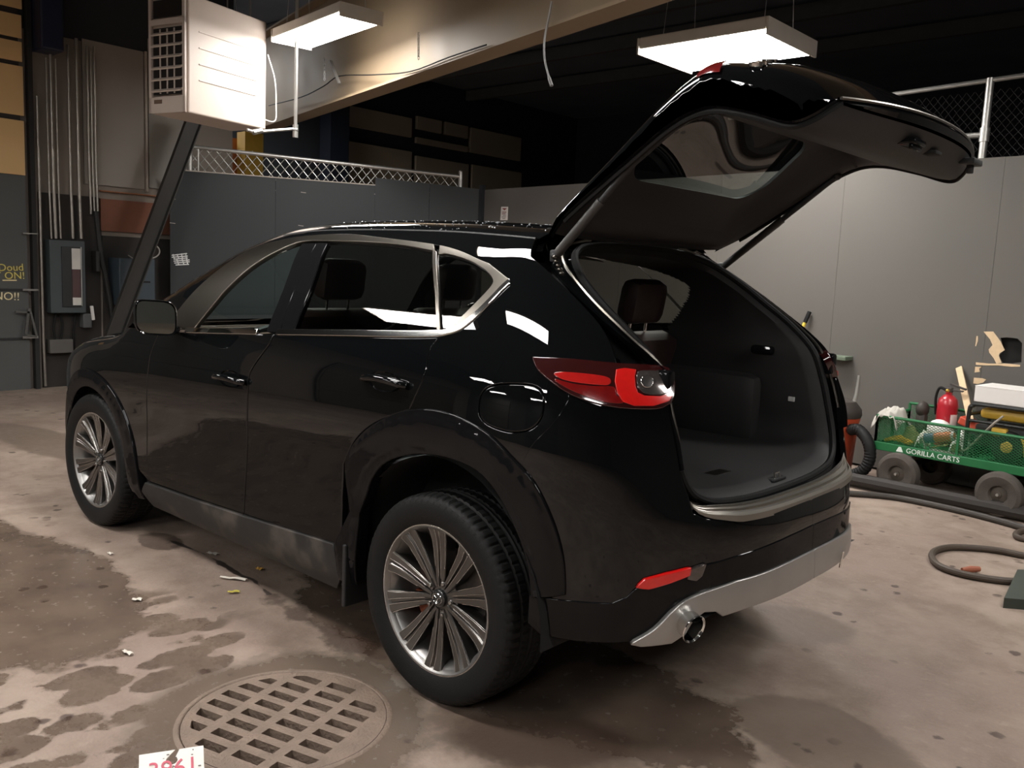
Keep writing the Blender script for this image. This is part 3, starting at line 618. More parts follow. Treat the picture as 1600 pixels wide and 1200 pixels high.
# big doors added out of view to vary what the paintwork mirrors
for k,(y0,y1,c_) in enumerate(((2.2,5.0,'#45433f'),(6.2,9.4,'#4a4033'))):
    m=MB(); m.box((BX-.05,(y0+y1)/2,1.5),(.06,y1-y0,3.0)); d_=m.mk('door_%d'%(k+2),M('added_bay_door_%d'%k,c_,.6,ns=2),kind='structure')
    for j in range(5): m=MB(); m.box((BX-.09,(y0+y1)/2,.3+.6*j),(.02,y1-y0-.06,.57),bev=.006); m.mk('door_panel',M('added_bay_door_%d'%k,c_,.6),d_)
for k,(x0,x1,c_) in enumerate(((-6.5,-3.2,'#4c4a46'),(-1.4,1.9,'#2b2d30'),(3.6,6.6,'#55524c'))):
    m=MB(); m.box(((x0+x1)/2,10.77,1.6),(x1-x0,.06,3.2)); d_=m.mk('door_%d'%(k+4),M('added_side_door_%d'%k,c_,.6,ns=2),kind='structure')
    for j in range(5): m=MB(); m.box(((x0+x1)/2,10.73,.32+.64*j),(x1-x0-.06,.02,.6),bev=.006); m.mk('door_panel',M('added_side_door_%d'%k,c_,.6),d_)
# ================================================================ THE CAR
PAINT=M('black_paint',(.003,.0034,.0038),.6,coat=1.0,ns=3,na=.1,crough=.01,spec=0.0)
PIANO=M('gloss_black_trim',(.006,.006,.0065),.6,coat=.4,ns=4,na=.1,crough=.035,spec=.0)
PLAST=M('black_plastic',(.014,.014,.015),.55,ns=40,na=.25,bump=.05)
DIRTY=M('dusty_black_plastic',(.016,.015,.014),.6,ns=5,rn=.2,col2=(.075,.062,.052),ramp=(.48,.68),detail=9)
RUBB=M('rubber',(.008,.008,.008),.6,ns=30,na=.25,bump=.1,spec=.22)
SATIN=M('satin_dark_chrome',(.16,.145,.125),.30,metal=1,ns=5,na=.1)
CHROME=M('chrome',(.75,.74,.72),.10,metal=1,ns=5,na=.05)
SKID=M('silver_skid_paint',(.36,.35,.335),.38,metal=.7,coat=.3,ns=8,na=.08)
ALLOY=M('gunmetal_alloy',(.15,.143,.136),.30,metal=.9,ns=14,na=.15)
ALLOYB=M('machined_alloy',(.55,.54,.52),.25,metal=1,ns=20,na=.1)
BARREL=M('alloy_barrel',(.30,.29,.28),.4,metal=.9,ns=12,na=.3)
REDL=M('red_lens',(.16,.004,.004),.12,coat=1,ns=60,na=.25)
REDB=M('bright_red_lens',(.62,.010,.008),.18,coat=1,ns=60,na=.12,emit=.0)
REDD=M('smoked_red_lens',(.030,.004,.004),.1,coat=1,ns=30,na=.2)
CLEARL=M('clear_lens',(.10,.085,.08),.1,metal=.6,coat=1,ns=70,na=.6)
TRIM=M('interior_plastic',(.016,.015,.015),.6,ns=60,na=.2,bump=.05)
CARPET=M('cargo_carpet',(.042,.036,.030),.95,ns=160,na=.4,bump=.3)
LEATH=M('brown_leather',(.030,.017,.014),.45,ns=50,na=.2,bump=.08)
HEADL=M('dark_headliner',(.012,.012,.012),.95,ns=90,na=.2)
DARKV=M('underbody_black',(.006,.006,.006),.85,ns=20,na=.3)
G_PRIV=glass_mat('privacy_glass',(.22,.22,.20),1.5)
G_FRNT=glass_mat('front_glass',(.82,.92,.89),1.3)
G_TAIL=glass_mat('tailgate_glass',(.24,.27,.26),1.8)
car=thing('car',(1.3,0,0),'black suv with its rear tailgate raised, parked on the wet concrete','car')
EX=.055
def ditch(x): return ZR(x)-EX
# ---- outlines traced on the flank, in (q,z) of the master surface
DLO_T=[(277,487),(310,449),(352,414),(393,389),(435,376),(477,369),(539,366),(600,372),(677,382),(717,392),(753,408),(777,423),(795,437)]
DLO_R=[(797,443),(783,456),(753,487),(727,510),(710,519),(687,525)]
DLO_B=[(687,525),(633,526),(533,524),(400,522),(290,519)]
dloT=px(DLO_T,n=5); dloR=px(DLO_R,n=4); dloB=px(DLO_B,n=4)
frontA=np.array([(1.845,1.165),(1.85,1.135)])
rgap=px([(687,525),(682,533),(672,547),(667,577),(657,603),(645,630),(640,643)],n=3)
arch_o=px([(640,643),(673,643),(717,656),(760,682),(795,717),(812,737)],n=4)
arch_f=px([(640,643),(630,645),(587,661),(556,687),(537,726)],n=4)
seam=px([(892,617),(880,640),(860,667),(837,690),(822,712),(812,737)],n=3)
tailL=px([(834,560),(842,576),(860,593),(890,613)],n=3)
tailT=px([(963,569),(893,563),(834,560)],n=3)
dpil=px([(822,392),(849,417),(879,446),(908,474),(937,507),(956,543),(963,567)],n=3)
doorgap=px([(429,521),(418,541),(397,570),(389,587),(387,612),(386,695),(383,757),(381,806)],n=4)
xs=np.linspace(2.30,-.10,60); top=np.stack([xs,ditch(xs)],1); top[:,0]=toq(top[:,0],top[:,1])
body=np.vstack([top,dpil[1:],tailT[1:],tailL[1:],seam[1:],arch_o[::-1][1:],rgap[::-1][1:],dloR[::-1][1:],dloT[::-1],frontA,[(2.0,1.125),(2.30,1.14)]])
PAN=dict(step=.035,bstep=.016)
fuelc=px([(747,640),(752,613),(770,601),(800,598),(833,601),(848,612),(851,632),(846,655),(828,673),(797,677),(765,667),(751,655)])
fuel=cr(fuelc,4,True)
qp,qp_r=panel('quarter_panel',body,PAINT,car,holes=[fuel],gap=.002,**PAN)
panel('fuel_door',fuel,PAINT,qp,mirror=None,gap=.0085,step=.03,bstep=.01,bev=.006)
rdoor=np.vstack([rgap,arch_f[1:],[(.500,.62),(.505,.50),(.51,.425)],[(1.19,.395)],doorgap[::-1][1:],dloB[(dloB[:,0]>.08)&(dloB[:,0]<1.0)][::-1]])
rd,rd_r=panel('rear_door',rdoor,PAINT,car,bev=.006,gap=.0075,**PAN)
beltF=dloB[dloB[:,0]>1.02]
fdoor=np.vstack([doorgap,[(1.19,.395),(1.6,.378),(2.06,.365),(2.075,.5),(2.05,.75),(2.0,1.0),(1.94,1.115),(1.85,1.135)],beltF[::-1]])
fd,fd_r=panel('front_door',fdoor,PAINT,car,bev=.006,gap=.0075,**PAN)
th=np.radians(np.linspace(4,172,40)); FC=V(2.698,.355)
archF=np.stack([FC[0]+.515*np.cos(th),FC[1]+.50*np.sin(th)],1)
xf=np.linspace(2.30,3.3,24); fz=np.stack([xf,ditch(xf)],1); fz[:,0]=toq(fz[:,0],fz[:,1])
aq=archF.copy(); aq[:,0]=toq(aq[:,0],aq[:,1])
fend=np.vstack([[(1.94,1.115),(2.0,1.125)],fz,[(toq(3.33,.8),.8),(toq(3.3,.55),.55)],aq,[(2.15,.40),(2.06,.365),(2.075,.5),(2.05,.75),(2.0,1.0)]])
panel('front_fender',fend,PAINT,car,gap=.003,**PAN)
qm=float(QF[-1]+XF)-.002
fb=np.vstack([[(toq(3.32,.40),.24),(toq(3.25,.40),.38),(toq(3.31,.56),.56),(toq(3.34,.8),.8),(toq(3.3,ditch(3.3)),float(ditch(3.3))-.004)],[(toq(3.45,.86),.85),(qm,.80),(qm,.24)]])
panel('front_bumper',fb,PAINT,car,mirror='join',gap=0,step=.05,bstep=.03)
# ---- top surfaces
def topsurf(name,x0,x1,mat,nx=30,ny=29,inset_=.002,dz=0.0,label=None,f=None,thick=0):
    X=np.linspace(x0,x1,nx); G=np.zeros((nx,ny,3)); Nn=np.zeros((nx,ny,3))
    def zat(x,y):
        lo=np.full_like(y,.5)*0+ZB(x); hi=np.full_like(y,0)+ZR(x); ay=abs(y)
        for _ in range(40):
            m=.5*(lo+hi); c=Yxz(x,m)>ay; lo=np.where(c,m,lo); hi=np.where(c,hi,m)
        return lo
    for i,x in enumerate(X):
        ye=float(Yxz(np.array(x),ditch(x)))-inset_; s=np.sin(np.linspace(-1,1,ny)*math.pi/2); y=s*ye
        xx=np.full(ny,x); z=zat(xx,y); G[i]=np.stack([xx,y,z+dz],1)
        e=.006; zx=(zat(xx+e,y*.999)-zat(xx-e,y*.999))/(2*e); zy=(zat(xx,y*.999+e)-zat(xx,y*.999-e))/(2*e)
        n=np.stack([-zx,-zy,np.ones(ny)],1); Nn[i]=n/np.linalg.norm(n,axis=1,keepdims=True)
    f_=[]
    for i in range(nx-1):
        for j in range(ny-1): f_.append((i*ny+j,(i+1)*ny+j,(i+1)*ny+j+1,i*ny+j+1))
    return obj(name,G.reshape(-1,3),f_,mat,car,True,Nn.reshape(-1,3),label=label),G
roof,RG=topsurf('roof',-.115,1.40,PAINT,nx=44)
topsurf('windshield',1.405,2.30,G_FRNT,nx=24,label='curved clear windshield')
topsurf('hood',2.34,3.32,PAINT,nx=28)
m=MB(); m.grid(RG[:,1:-1]-V(0,0,.045)); m.mk('headliner',HEADL,car,True)
rml=[(x,float(Yxz(np.array(x),ditch(x)))-.004,float(ditch(x))-.001) for x in np.linspace(-.1,1.4,30)]
for s in (1,-1): MB().tube([(p[0],s*p[1],p[2]) for p in rml],.006,6).mk('roof_moulding',PLAST,car,True)
# cowl
m=MB(); m.grid([[ (2.29+.06*t,y,float(ZR(2.29+.06*t))-.075-.03*(y/.8)**2) for y in np.linspace(-.78,.78,20)] for t in (0,.5,1)]); m.mk('cowl_panel',PLAST,car,True)
# ---- glass and pillar trims on the flank
gfront=np.vstack([px([(306,514),(331,482),(352,457),(393,420),(435,395),(470,381)],n=4),px([(470,381),(440,452),(414,516)],n=3)[1:],px([(414,516),(360,515),(306,514)],n=2)[1:-1]])
grear=np.vstack([px([(513,380),(560,380),(620,384),(676,394)],n=4),px([(676,394),(681,460),(684,519)],n=3)[1:],px([(684,519),(570,519),(459,519)],n=4)[1:],px([(459,519),(486,450),(513,380)],n=3)[1:-1]])
gqtr=cr(px([(684,398),(700,398),(733,409),(753,421),(766,433),(767,443),(750,464),(720,494),(703,510),(688,517)]),3,True)
panel('window_glass',gfront,G_FRNT,(fd,fd_r)[0],mirror=None,off=-.008,gap=-.004,thick=.004,label='clear front side window')
panel('window_glass',grear,G_PRIV,rd,mirror=None,off=-.008,gap=-.004,thick=.004,label='dark tinted rear side window')
panel('window_glass',gqtr,G_PRIV,qp,mirror=None,off=-.006,gap=-.003,thick=.004,label='dark tinted quarter window')
for o_,par,mt in ((gfront,fd_r,G_FRNT),(grear,rd_r,G_PRIV),(gqtr,qp_r,G_PRIV)):
    g=flip(*panel_geo(o_,off=-.008,gap=-.004,thick=.004,step=.06)); obj('window_glass',g[0],g[2],mt,par,True,g[1])
# B pillar blacks between the two glasses
bp=np.vstack([px([(472,380),(511,379)],n=3),px([(511,379),(484,450),(457,519)],n=3)[1:],px([(457,519),(416,517)],n=2)[1:],px([(416,517),(442,452),(472,380)],n=3)[1:-1]])
bl=px([(495,379),(465,440),(436,519)],n=3)
bpf=np.vstack([px([(472,380),(494,379)],n=2),bl[1:],px([(435,519),(416,517)],n=2)[1:],px([(416,517),(442,452),(472,380)],n=3)[1:-1]])
bpr=np.vstack([px([(496,379),(511,379)],n=2),px([(511,379),(484,450),(457,519)],n=3)[1:],px([(457,519),(438,519)],n=2)[1:],bl[::-1][1:-1]])
for o_,p_,pr in ((bpf,fd,fd_r),(bpr,rd,rd_r)):
    g=panel_geo(o_,off=-.002,gap=.0012,step=.04,bstep=.02); obj('pillar_trim',g[0],g[2],PIANO,p_,True,g[1]); g=flip(*g); obj('pillar_trim',g[0],g[2],PIANO,pr,True,g[1])
# satin moulding around the daylight opening: outer loop minus the glass band
inT=px([(300,516),(331,478),(352,453),(393,416),(435,391),(472,377),(511,376),(560,377),(620,381),(679,391)],n=4)
moulF=np.vstack([dloT[dloT[:,0]>.33],inT[::-1]])
moulF=np.vstack([moulF,[(1.80,1.16)]])
panel('window_moulding',moulF,SATIN,qp,mirror=None,off=.002,gap=.0005,step=.05,bstep=.02,label='satin window frame moulding')
qm_out=np.vstack([dloT[dloT[:,0]<=.335],dloR])
qin=px([(686,397),(700,396),(733,406),(756,419),(769,432),(770,444),(751,466),(721,496),(704,513),(690,519)],n=3)
panel('window_moulding',np.vstack([qm_out,qin[::-1]]),SATIN,qp,mirror=None,off=.002,gap=.0005,step=.05,bstep=.015,label='satin quarter window frame')
# bright belt strip, one piece per door
bz=lambda a,b:np.vstack([dloB[(dloB[:,0]>=a)&(dloB[:,0]<=b)],(dloB[(dloB[:,0]>=a)&(dloB[:,0]<=b)]+V(0,.018))[::-1]])
panel('belt_moulding',bz(.06,.985),CHROME,(rd,rd_r),off=.004,gap=0,step=.05,bstep=.02,thick=.01) if False else None
for a_,b_,p_,pr in ((.06,.99,rd,rd_r),(1.01,1.72,fd,fd_r)):
    g=panel_geo(bz(a_,b_),off=.005,gap=0,step=.06,bstep=.02,thick=.012); obj('belt_moulding',g[0],g[2],CHROME,p_,True,g[1]); g=flip(*g); obj('belt_moulding',g[0],g[2],CHROME,pr,True,g[1])
rb=np.vstack([dloR,(inset(dloR,0)[0]+V(.014,.012))[::-1]]); 
panel('belt_moulding',rb,CHROME,qp,mirror=None,off=.006,gap=0,step=.05,bstep=.015,thick=.012)
panel('divider_bar',np.vstack([px([(677,392),(681,460),(684,520)],n=2),px([(688,519),(685,460),(682,394)],n=2)]),SATIN,qp,mirror=None,off=.003,gap=0,step=.04,thick=.012)
# ---- sill, cladding, wheel housings
sill=np.array([(.55,.425),(1.19,.390),(1.6,.372),(2.10,.355),(2.16,.30),(2.12,.225),(.60,.225),(.52,.30)])
panel('sill',sill,DIRTY,car,off=.010,gap=.002,step=.05,bstep=.03,label='dusty black plastic sill')
A_out=px([(569,900),(545,800),(537,726),(556,687),(587,661),(630,645),(673,643),(717,656),(760,682),(795,717),(829,756),(855,808),(873,869),(877,928)],off=.015,n=4)
A_in=px([(577,820),(569,773),(578,747),(600,721),(643,708),(695,713),(743,734),(777,773),(803,825),(821,877),(828,932)],off=.015,n=4)
A_out=A_out[A_out[:,1]>.43] if True else A_out
A_out=np.vstack([[(.535,.30),(.535,.43)],px([(545,800),(537,726),(556,687),(587,661),(630,645),(673,643),(717,656),(760,682),(795,717),(829,756),(855,808),(873,869),(877,928)],off=.015,n=4)])
A_in=np.vstack([[(.43,.30),(.415,.45),(.395,.58)],px([(569,773),(578,747),(600,721),(643,708),(695,713),(743,734),(777,773),(803,825),(821,877),(828,932)],off=.015,n=4)])
def bulge(A,B):
    # rounds the cladding: height falls towards both edges
    def f(q,z):
        p=np.stack([np.asarray(q,float).ravel(),np.asarray(z,float).ravel()],1); d=np.minimum(dist_edge_open(p,A),dist_edge_open(p,B)); return .010*np.clip(d/.03,0,1)**.5
    return f
def dist_edge_open(p,L):
    d=np.full(len(p),1e9)
    for a,b in zip(L[:-1],L[1:]):
        e=b-a; t=np.clip(((p-a)@e)/max(e@e,1e-12),0,1); d=np.minimum(d,np.linalg.norm(p-(a+t[:,None]*e),axis=1))
    return d
panel('wheel_arch_trim',np.vstack([A_out,A_in[::-1]]),PIANO,car,off=.010,gap=0,step=.022,bstep=.016,thick=.05,bev=.006,fn=bulge(A_out,A_in),label='gloss black rear wheel arch cladding')
t2=np.radians(np.linspace(-12,192,60))
FO=np.stack([FC[0]+.515*np.cos(t2),FC[1]+.50*np.sin(t2)],1); FI=np.stack([FC[0]+.405*np.cos(t2),FC[1]+.415*np.sin(t2)],1)
for L in (FO,FI): L[:,0]=toq(L[:,0],L[:,1])
panel('wheel_arch_trim',np.vstack([FO,FI[::-1]]),PIANO,car,off=.010,gap=0,step=.025,bstep=.02,thick=.05,bev=.006,fn=bulge(FO,FI),label='gloss black front wheel arch cladding')
def housing(cx,rx,rz,label):
    for s in (1,-1):
        m=MB(); G=[[ (cx+rx*math.cos(a),s*y,.355+rz*math.sin(a)) for a in np.linspace(-.05,math.pi+.05,28)] for y in (.885,.80,.70,.58)]
        m.grid(G); m.prism([(rx*math.cos(a),rz*math.sin(a)) for a in np.linspace(-.05,math.pi+.05,28)],(cx,s*.58,.355),(1,0,0),(0,0,1),.004); m.mk('wheel_housing',DARKV,car,True,label=label)
housing(0,.47,.50,'dark rear wheel housing'); housing(2.698,.41,.42,'dark front wheel housing')
# mud flap
for s in (1,-1): MB().box((.455,s*.845,.33),(.02,.16,.24),bev=.006).mk('mud_flap',PLAST,car)
# ---- inner structure that blocks light between the panels
sh_o=[(2.3,1.06),(1.9,1.10),(1.0,1.15),(.3,1.19),(-.25,1.12),(-.42,.95),(-.42,.90)]
sh=np.vstack([[(3.2,.75),(2.9,.93)],sh_o,[( -.36,.88),(-.2,.97),(0,.99),(.25,.92),(.42,.80),(.5,.65),(.5,.26),(2.2,.26),(2.22,.5),(2.35,.72),(2.55,.83),(2.8,.84),(3.0,.76)]])
panel('inner_frame',sh,DARKV,car,off=-.035,gap=0,step=.08,bstep=.06,thick=.004)
m=MB(); m.box((1.36,0,.25),(1.6,1.62,.06)); m.box((1.55,0,.26),(3.4,1.1,.08)); m.box((-.35,0,.50),(.75,1.0,.06)); m.mk('floor_pan',DARKV,car)
# ---- rear bumper
tailB=px([(1045,629),(1025,637),(967,635),(923,626),(892,617)],n=3)
jamb=px([(1083,806),(1074,775),(1062,738),(1056,690),(1047,631)],n=3)
skt_px=[(985,1001),(1020,980),(1053,947),(1087,927),(1147,907)]
skt=np.vstack([px(skt_px,n=4),[(-1.17,.571),(-1.29,.577),(-1.40,.580),(-1.508,.581)]])
bandu=np.array([(-.93,.632),(-1.05,.643),(-1.2,.655),(-1.35,.664),(-1.508,.667)])
QM=-1.5085
crease=px([(828,931),(880,938),(957,943)],n=3)
btop=np.vstack([[(-.905,.785),(-.95,.766),(-1.05,.752),(-1.2,.750),(-1.35,.752),(QM,.753)]])
bump=np.vstack([seam,px([(829,756),(855,808),(873,869),(877,928)],n=3),crease[2:],[(-.70,.53)],px([(985,925),(1000,912),(1040,897),(1090,882)],n=2),[(-.95,.634)],bandu[1:],btop[::-1],jamb,tailB[1:]])
panel('rear_bumper',bump,PAINT,car,mirror='join',gap=0,step=.03,bstep=.016)
low=np.vstack([crease,[(-.70,.53)],px([(985,928),(1000,918),(1047,909),(1075,899),(1080,888)],n=2),[(-.94,.628)],bandu[1:],skt[::-1],px([(960,1003),(900,1000),(845,990)],n=2),[(-.405,.40)]])
panel('lower_bumper',low,PIANO,car,mirror='join',off=.004,gap=.001,step=.03,bstep=.016,thick=.03,label='gloss black lower bumper with side ledge')
skb=np.vstack([[(QM,.486),(-1.4,.485),(-1.25,.483),(-1.16,.481)],px([(1153,947),(1123,957),(1113,950),(1095,951),(1079,962),(1066,985),(1045,999),(1000,1004)])])
skid=np.vstack([skt,skb]); 
sk=panel('skid_plate',skid,SKID,car,mirror='join',off=.010,gap=.001,step=.025,bstep=.016,thick=.05,fn=lambda q,z:.012*np.clip((.60-np.asarray(z))/.1,0,1),label='silver painted skid plate along the bumper')
for s in (1,-1):
    m=MB(); pq=S(np.array([-1.27]),np.array([.47]),.03)[0]; pr=S(np.array([-1.27]),np.array([.53]),.03)[0]
    pq[1]*=s*1; pr[1]*=s*1; m.tube([pq,pr],.004,6)
    if s<0: m.mk('trim_clip',CHROME,sk)
refl=px([(995,916),(1007,905),(1040,896),(1077,887),(1075,897),(1047,908),(1013,918)])
panel('reflector',refl,REDB,car,off=.012,gap=0,step=.03,bstep=.01,thick=.02,label='thin red bumper reflector')
ch=px([(1078,889),(1100,881),(1094,898),(1086,905),(1074,903)])
panel('reflector_trim',ch,CLEARL,car,off=.011,gap=0,step=.03,bstep=.012,thick=.02)
# under bumper closing skin
m=MB(); m.grid([[ (x,y,z) for y in np.linspace(-.62,.62,20)] for x,z in ((-.55,.46),(-.75,.46),(-.845,.47))]); m.mk('bumper_underside',DARKV,car)
te=on(1084,983,1,.625); ax=unit(V(-.86,.48,-.10)); e1x=unit(np.cross(ax,V(0,0,1))); m=MB(); G=[]
for r_,h_ in ((.030,-.10),(.037,-.05),(.040,-.004),(.0425,.002),(.040,.005),(.036,.0),(.034,-.04),(.030,-.08),(.002,-.085)): G.append([te+ax*(h_+.012*math.cos(a-.6))+r_*(math.cos(a)*e1x+math.sin(a)*np.cross(e1x,ax)*1.12) for a in np.linspace(0,2*math.pi,32,endpoint=False)])
m.grid(G,closed=True); ep=m.mk('exhaust_tip',CHROME,car,True,label='chrome exhaust tip')
m=MB(); m.tube([te+V(.25,-.10,.05),te+V(.12,-.05,.03),te-ax*.07],.030,14); m.mk('exhaust_pipe',DARKV,ep)
# ---- opening frame, seal, step plate
LOOP=[(-.800,0,.775),(-.797,.2,.777),(-.786,.36,.785),(-.772,.47,.80),(-.752,.54,.835),(-.731,.572,.90),(-.705,.58,.99),(-.672,.581,1.10),(-.625,.577,1.21),(-.52,.585,1.305),(-.40,.575,1.39),(-.30,.55,1.465),(-.215,.49,1.53),(-.165,.40,1.567),(-.142,.28,1.585),(-.133,.13,1.592),(-.13,0,1.594)]
half=cr(LOOP,5); loop=np.vstack([half,(half*V(1,-1,1))[::-1][1:-1]])
# inner and outer rings: jamb from body edge to seal, seal, inner trim tunnel
def ring_scale(L,d,dx):
    c=V(0,0,1.17); R=[]; n=len(L)
    for i,p in enumerate(L):
        t=unit(L[(i+1)%n]-L[i-1]); nrm=unit(np.cross(t,unit(V(-.8,0,.6)))); 
        if nrm@(c-p)<0: nrm=-nrm
        nrm=unit(nrm*V(0,1,1)); R.append(p+nrm*d+V(dx,0,0))
    return np.array(R)
m=MB(); m.tube(loop,.013,8,closed=True); seal=m.mk('tailgate_seal',RUBB,car,True)
lo_out=[]
jz=np.linspace(0,1,len(half))
JB=[(-.905,0,.755),(-.90,.2,.755),(-.885,.36,.757),(-.86,.48,.765),(-.80,.60,.785),(-.775,.622,.90),(-.755,.632,1.0),(-.715,.632,1.10),(-.672,.612,1.21),(-.565,.655,1.285),(-.445,.665,1.36),(-.335,.66,1.43),(-.215,.635,1.505),(-.13,.55,1.575),(-.118,.40,1.615),(-.114,.2,1.638),(-.113,0,1.644)]
jh=cr(JB,5)
def halfjamb(s):
    G=[]
    for t in np.linspace(0,1,7):
        P=jh*(1-t)+half*t; k=.022*math.sin(math.pi*min(1,t*1.15))
        P=P+np.array([ (0.03*math.sin(math.pi*t),0,-.018*math.sin(math.pi*t)) for _ in P]); G.append(P*V(1,s,1))
    return G
for s in (1,-1):
    m=MB(); G=np.array(halfjamb(s)); m.grid(G[:,26:]); m.mk('opening_jamb',PAINT,car,True,sharp=None)
# second weather strip line outside the seal
for s in (1,-1): MB().tube((jh[30:72]*.45+half[30:72]*.55)*V(1,s,1)+V(-.006,0,.0),.006,6).mk('drip_rail',SATIN,car,True)
# scuff / step plate on the bumper top (curved, ribbed) and the cover behind it
def step_rows(ts,dz,end=.32):
    R=[]
    for t,d in zip(ts,dz):
        i_=np.arange(22)[:,None]; w_=np.clip((i_-13)/8.0,0,1)**1.6; tt=t*(1-w_)+end*w_
        P=(jh*1.0)[:22]*(1-tt)+half[:22]*tt; Q=np.vstack([P[::-1],(P*V(1,-1,1))[1:]]); dd_=np.concatenate([(d*(1-w_[:,0]))[::-1],(d*(1-w_[:,0]))[1:]]); Q=Q+np.stack([0*dd_,0*dd_,dd_+.006],1); R.append(Q)
    return R
m=MB(); m.grid(step_rows([-.03,.0,.06,.14,.15,.26,.27,.38,.39,.50,.51,.62,.70],[-.014,.004,.012,.012,.002,.002,.012,.012,.002,.002,.010,.008,-.002]));
stp=m.mk('step_plate',M('step_metal',(.50,.47,.42),.36,metal=1,ns=6,na=.15),car,True,sharp=12,label='ribbed metal step plate on the bumper')
m=MB(); m.grid(step_rows([.69,.77,.87,.97],[-.004,-.014,-.008,.0],end=.97)); m.mk('step_inner_cover',PIANO,car,True)
# sill trim just inside the seal
r1=ring_scale(loop,.012,.006); r2=ring_scale(loop,.03,.03)
nb=25
inn=np.vstack([half[:nb][::-1],(half[:nb]*V(1,-1,1))[1:]])
m=MB(); m.grid([inn+V(.008,0,.004),inn+V(.03,0,.016),inn*V(1,.985,1)+V(.085,0,.018),inn*V(1,.98,1)+V(.09,0,.006)]); sc=m.mk('cargo_sill_trim',M('satin_sill',(.24,.225,.20),.42,metal=.5,ns=30,na=.15),car,True,sharp=25)
m=MB(); m.box((-.755,-.02,.797),(.05,.10,.012),bev=.004); m.mk('latch_cover',PLAST,sc); m=MB(); m.tube([(-.77,-.035,.80),(-.765,-.035,.818),(-.765,.0,.818),(-.77,.0,.80)],.004,6); m.mk('latch_striker',CHROME,sc,True)
# interior tunnel
halff=cr(LOOP,16); loopf=np.vstack([halff,(halff*V(1,-1,1))[::-1][1:-1]]); tun=[ring_scale(loopf,.008,.012)]; base_=ring_scale(loopf,.030,0)
for k in range(1,66):
    xe=.55; u_=k/65
    P=base_.copy(); P[:,0]=base_[:,0]+.03+(xe-base_[:,0]-.03)*u_; P[:,1]*=1+.06*u_; tun.append(P)
gw=S(gqtr[:,0],gqtr[:,1])[:,[0,2]]; gw=(gw-gw.mean(0))*1.12+gw.mean(0)+V(.02,0); gw2=S(grear[:,0],grear[:,1])[:,[0,2]]; n=len(loopf); m=MB(); vs_=np.vstack(tun); fs_=[]
ii,kk=np.meshgrid(np.arange(len(tun)-1),np.arange(n),indexing='ij'); ii=ii.ravel(); kk=kk.ravel()
q4=np.stack([ii*n+kk,ii*n+(kk+1)%n,(ii+1)*n+(kk+1)%n,(ii+1)*n+kk],1); ct=vs_[q4].mean(1); cut=(abs(ct[:,1])>.2)&(inpoly(ct[:,[0,2]],gw)|inpoly(ct[:,[0,2]],gw2)); fs_=[tuple(q) for q in q4[~cut].tolist()]
m.add(vs_,fs_)
m.mk('cargo_trim',TRIM,car,True,sharp=50,label='black plastic cargo side trim')
m=MB(); m.box((-.33,0,.79),(.86,1.10,.02),bev=.004); cf=m.mk('cargo_floor',CARPET,car,label='dark carpeted cargo floor')
m=MB(); m.box((-.60,.10,.803),(.05,.11,.008),bev=.003); m.mk('floor_handle',CHROME if False else SATIN,cf)
# wheel-arch bulges and side pockets inside cargo
for s in (1,-1):
    m=MB(); m.box((-.18,s*.515,.95),(.52,.10,.30),bev=.05); b_=m.mk('cargo_side_panel',TRIM,car,True)
    m=MB(); m.box((-.42,s*.555,1.20),(.10,.05,.035),bev=.012); m.mk('grab_pocket',PIANO,b_)
    m=MB(); m.box((-.56,s*.558,1.01),(.028,.02,.02),bev=.003); m.mk('cargo_lamp',M('lamp_plastic',(.5,.5,.48),.4,ns=30),b_)
# ---- seats
def cushion(m,c,size,tilt=0,bev=.05,rz=0):
    a=math.radians(tilt); ax=(V(math.cos(a),0,math.sin(a)),V(0,1,0),V(-math.sin(a),0,math.cos(a))); m.box(c,size,ax,bev)
def seat(name,x,y,w,z0,label,hr=True,backh=.56):
    m=MB(); cushion(m,(x+.02,y,z0),( .50,w,.16),4); st=m.mk(name,LEATH,car,True,label=label)
    m=MB(); cushion(m,(x-.27,y,z0+.34),(.14,w,backh+.1),16 if True else 0); m.mk('backrest',LEATH,st,True)
    if hr:
        hx=x-.27-math.sin(math.radians(16))*(backh/2+.17)
        for hy in hr if hasattr(hr,'__len__') else (0,):
            m=MB(); cushion(m,(hx+.02,y+hy,z0+.34+backh/2+.175),(.11,.25,.19),10,.045); h=m.mk('headrest',LEATH,st,True)
            m=MB()
            for e in (-.06,.06): m.tube([(hx+.045,y+hy+e,z0+.34+backh/2),(hx+.03,y+hy+e,z0+.34+backh/2+.13)],.006,8)
            m.mk('headrest_post',CHROME,st,True)
seat('rear_seat',.40,0,1.16,.60,'brown leather rear bench seat',hr=(.31,-.31),backh=.52)
seat('front_seat',1.62,.37,.50,.60,'dark leather driver seat',backh=.58)
seat('front_seat',1.62,-.37,.50,.60,'dark leather passenger seat',backh=.58)
m=MB(); m.box((.085,0,.96),(.05,1.06,.50),(unit(V(1,0,.26)),V(0,1,0),unit(V(-.26,0,1))),.015); m.mk('seat_back_panel',CARPET,car,True)
m=MB(); m.box((2.12,0,.93),(.42,1.42,.22),bev=.07); db=m.mk('dashboard',TRIM,car,True)
m=MB(); t_=np.linspace(0,2*math.pi,36,endpoint=False); wx=unit(V(-.45,0,.89)); m.tube([V(1.87,.37,.98)+.185*(math.cos(a)*V(0,1,0)+math.sin(a)*wx) for a in t_],.014,8,closed=True); m.box((1.88,.37,.975),(.04,.15,.12),bev=.02); m.bar((1.88,.37,.97),(2.02,.37,.92),.05); m.mk('steering_wheel',TRIM,db,True)
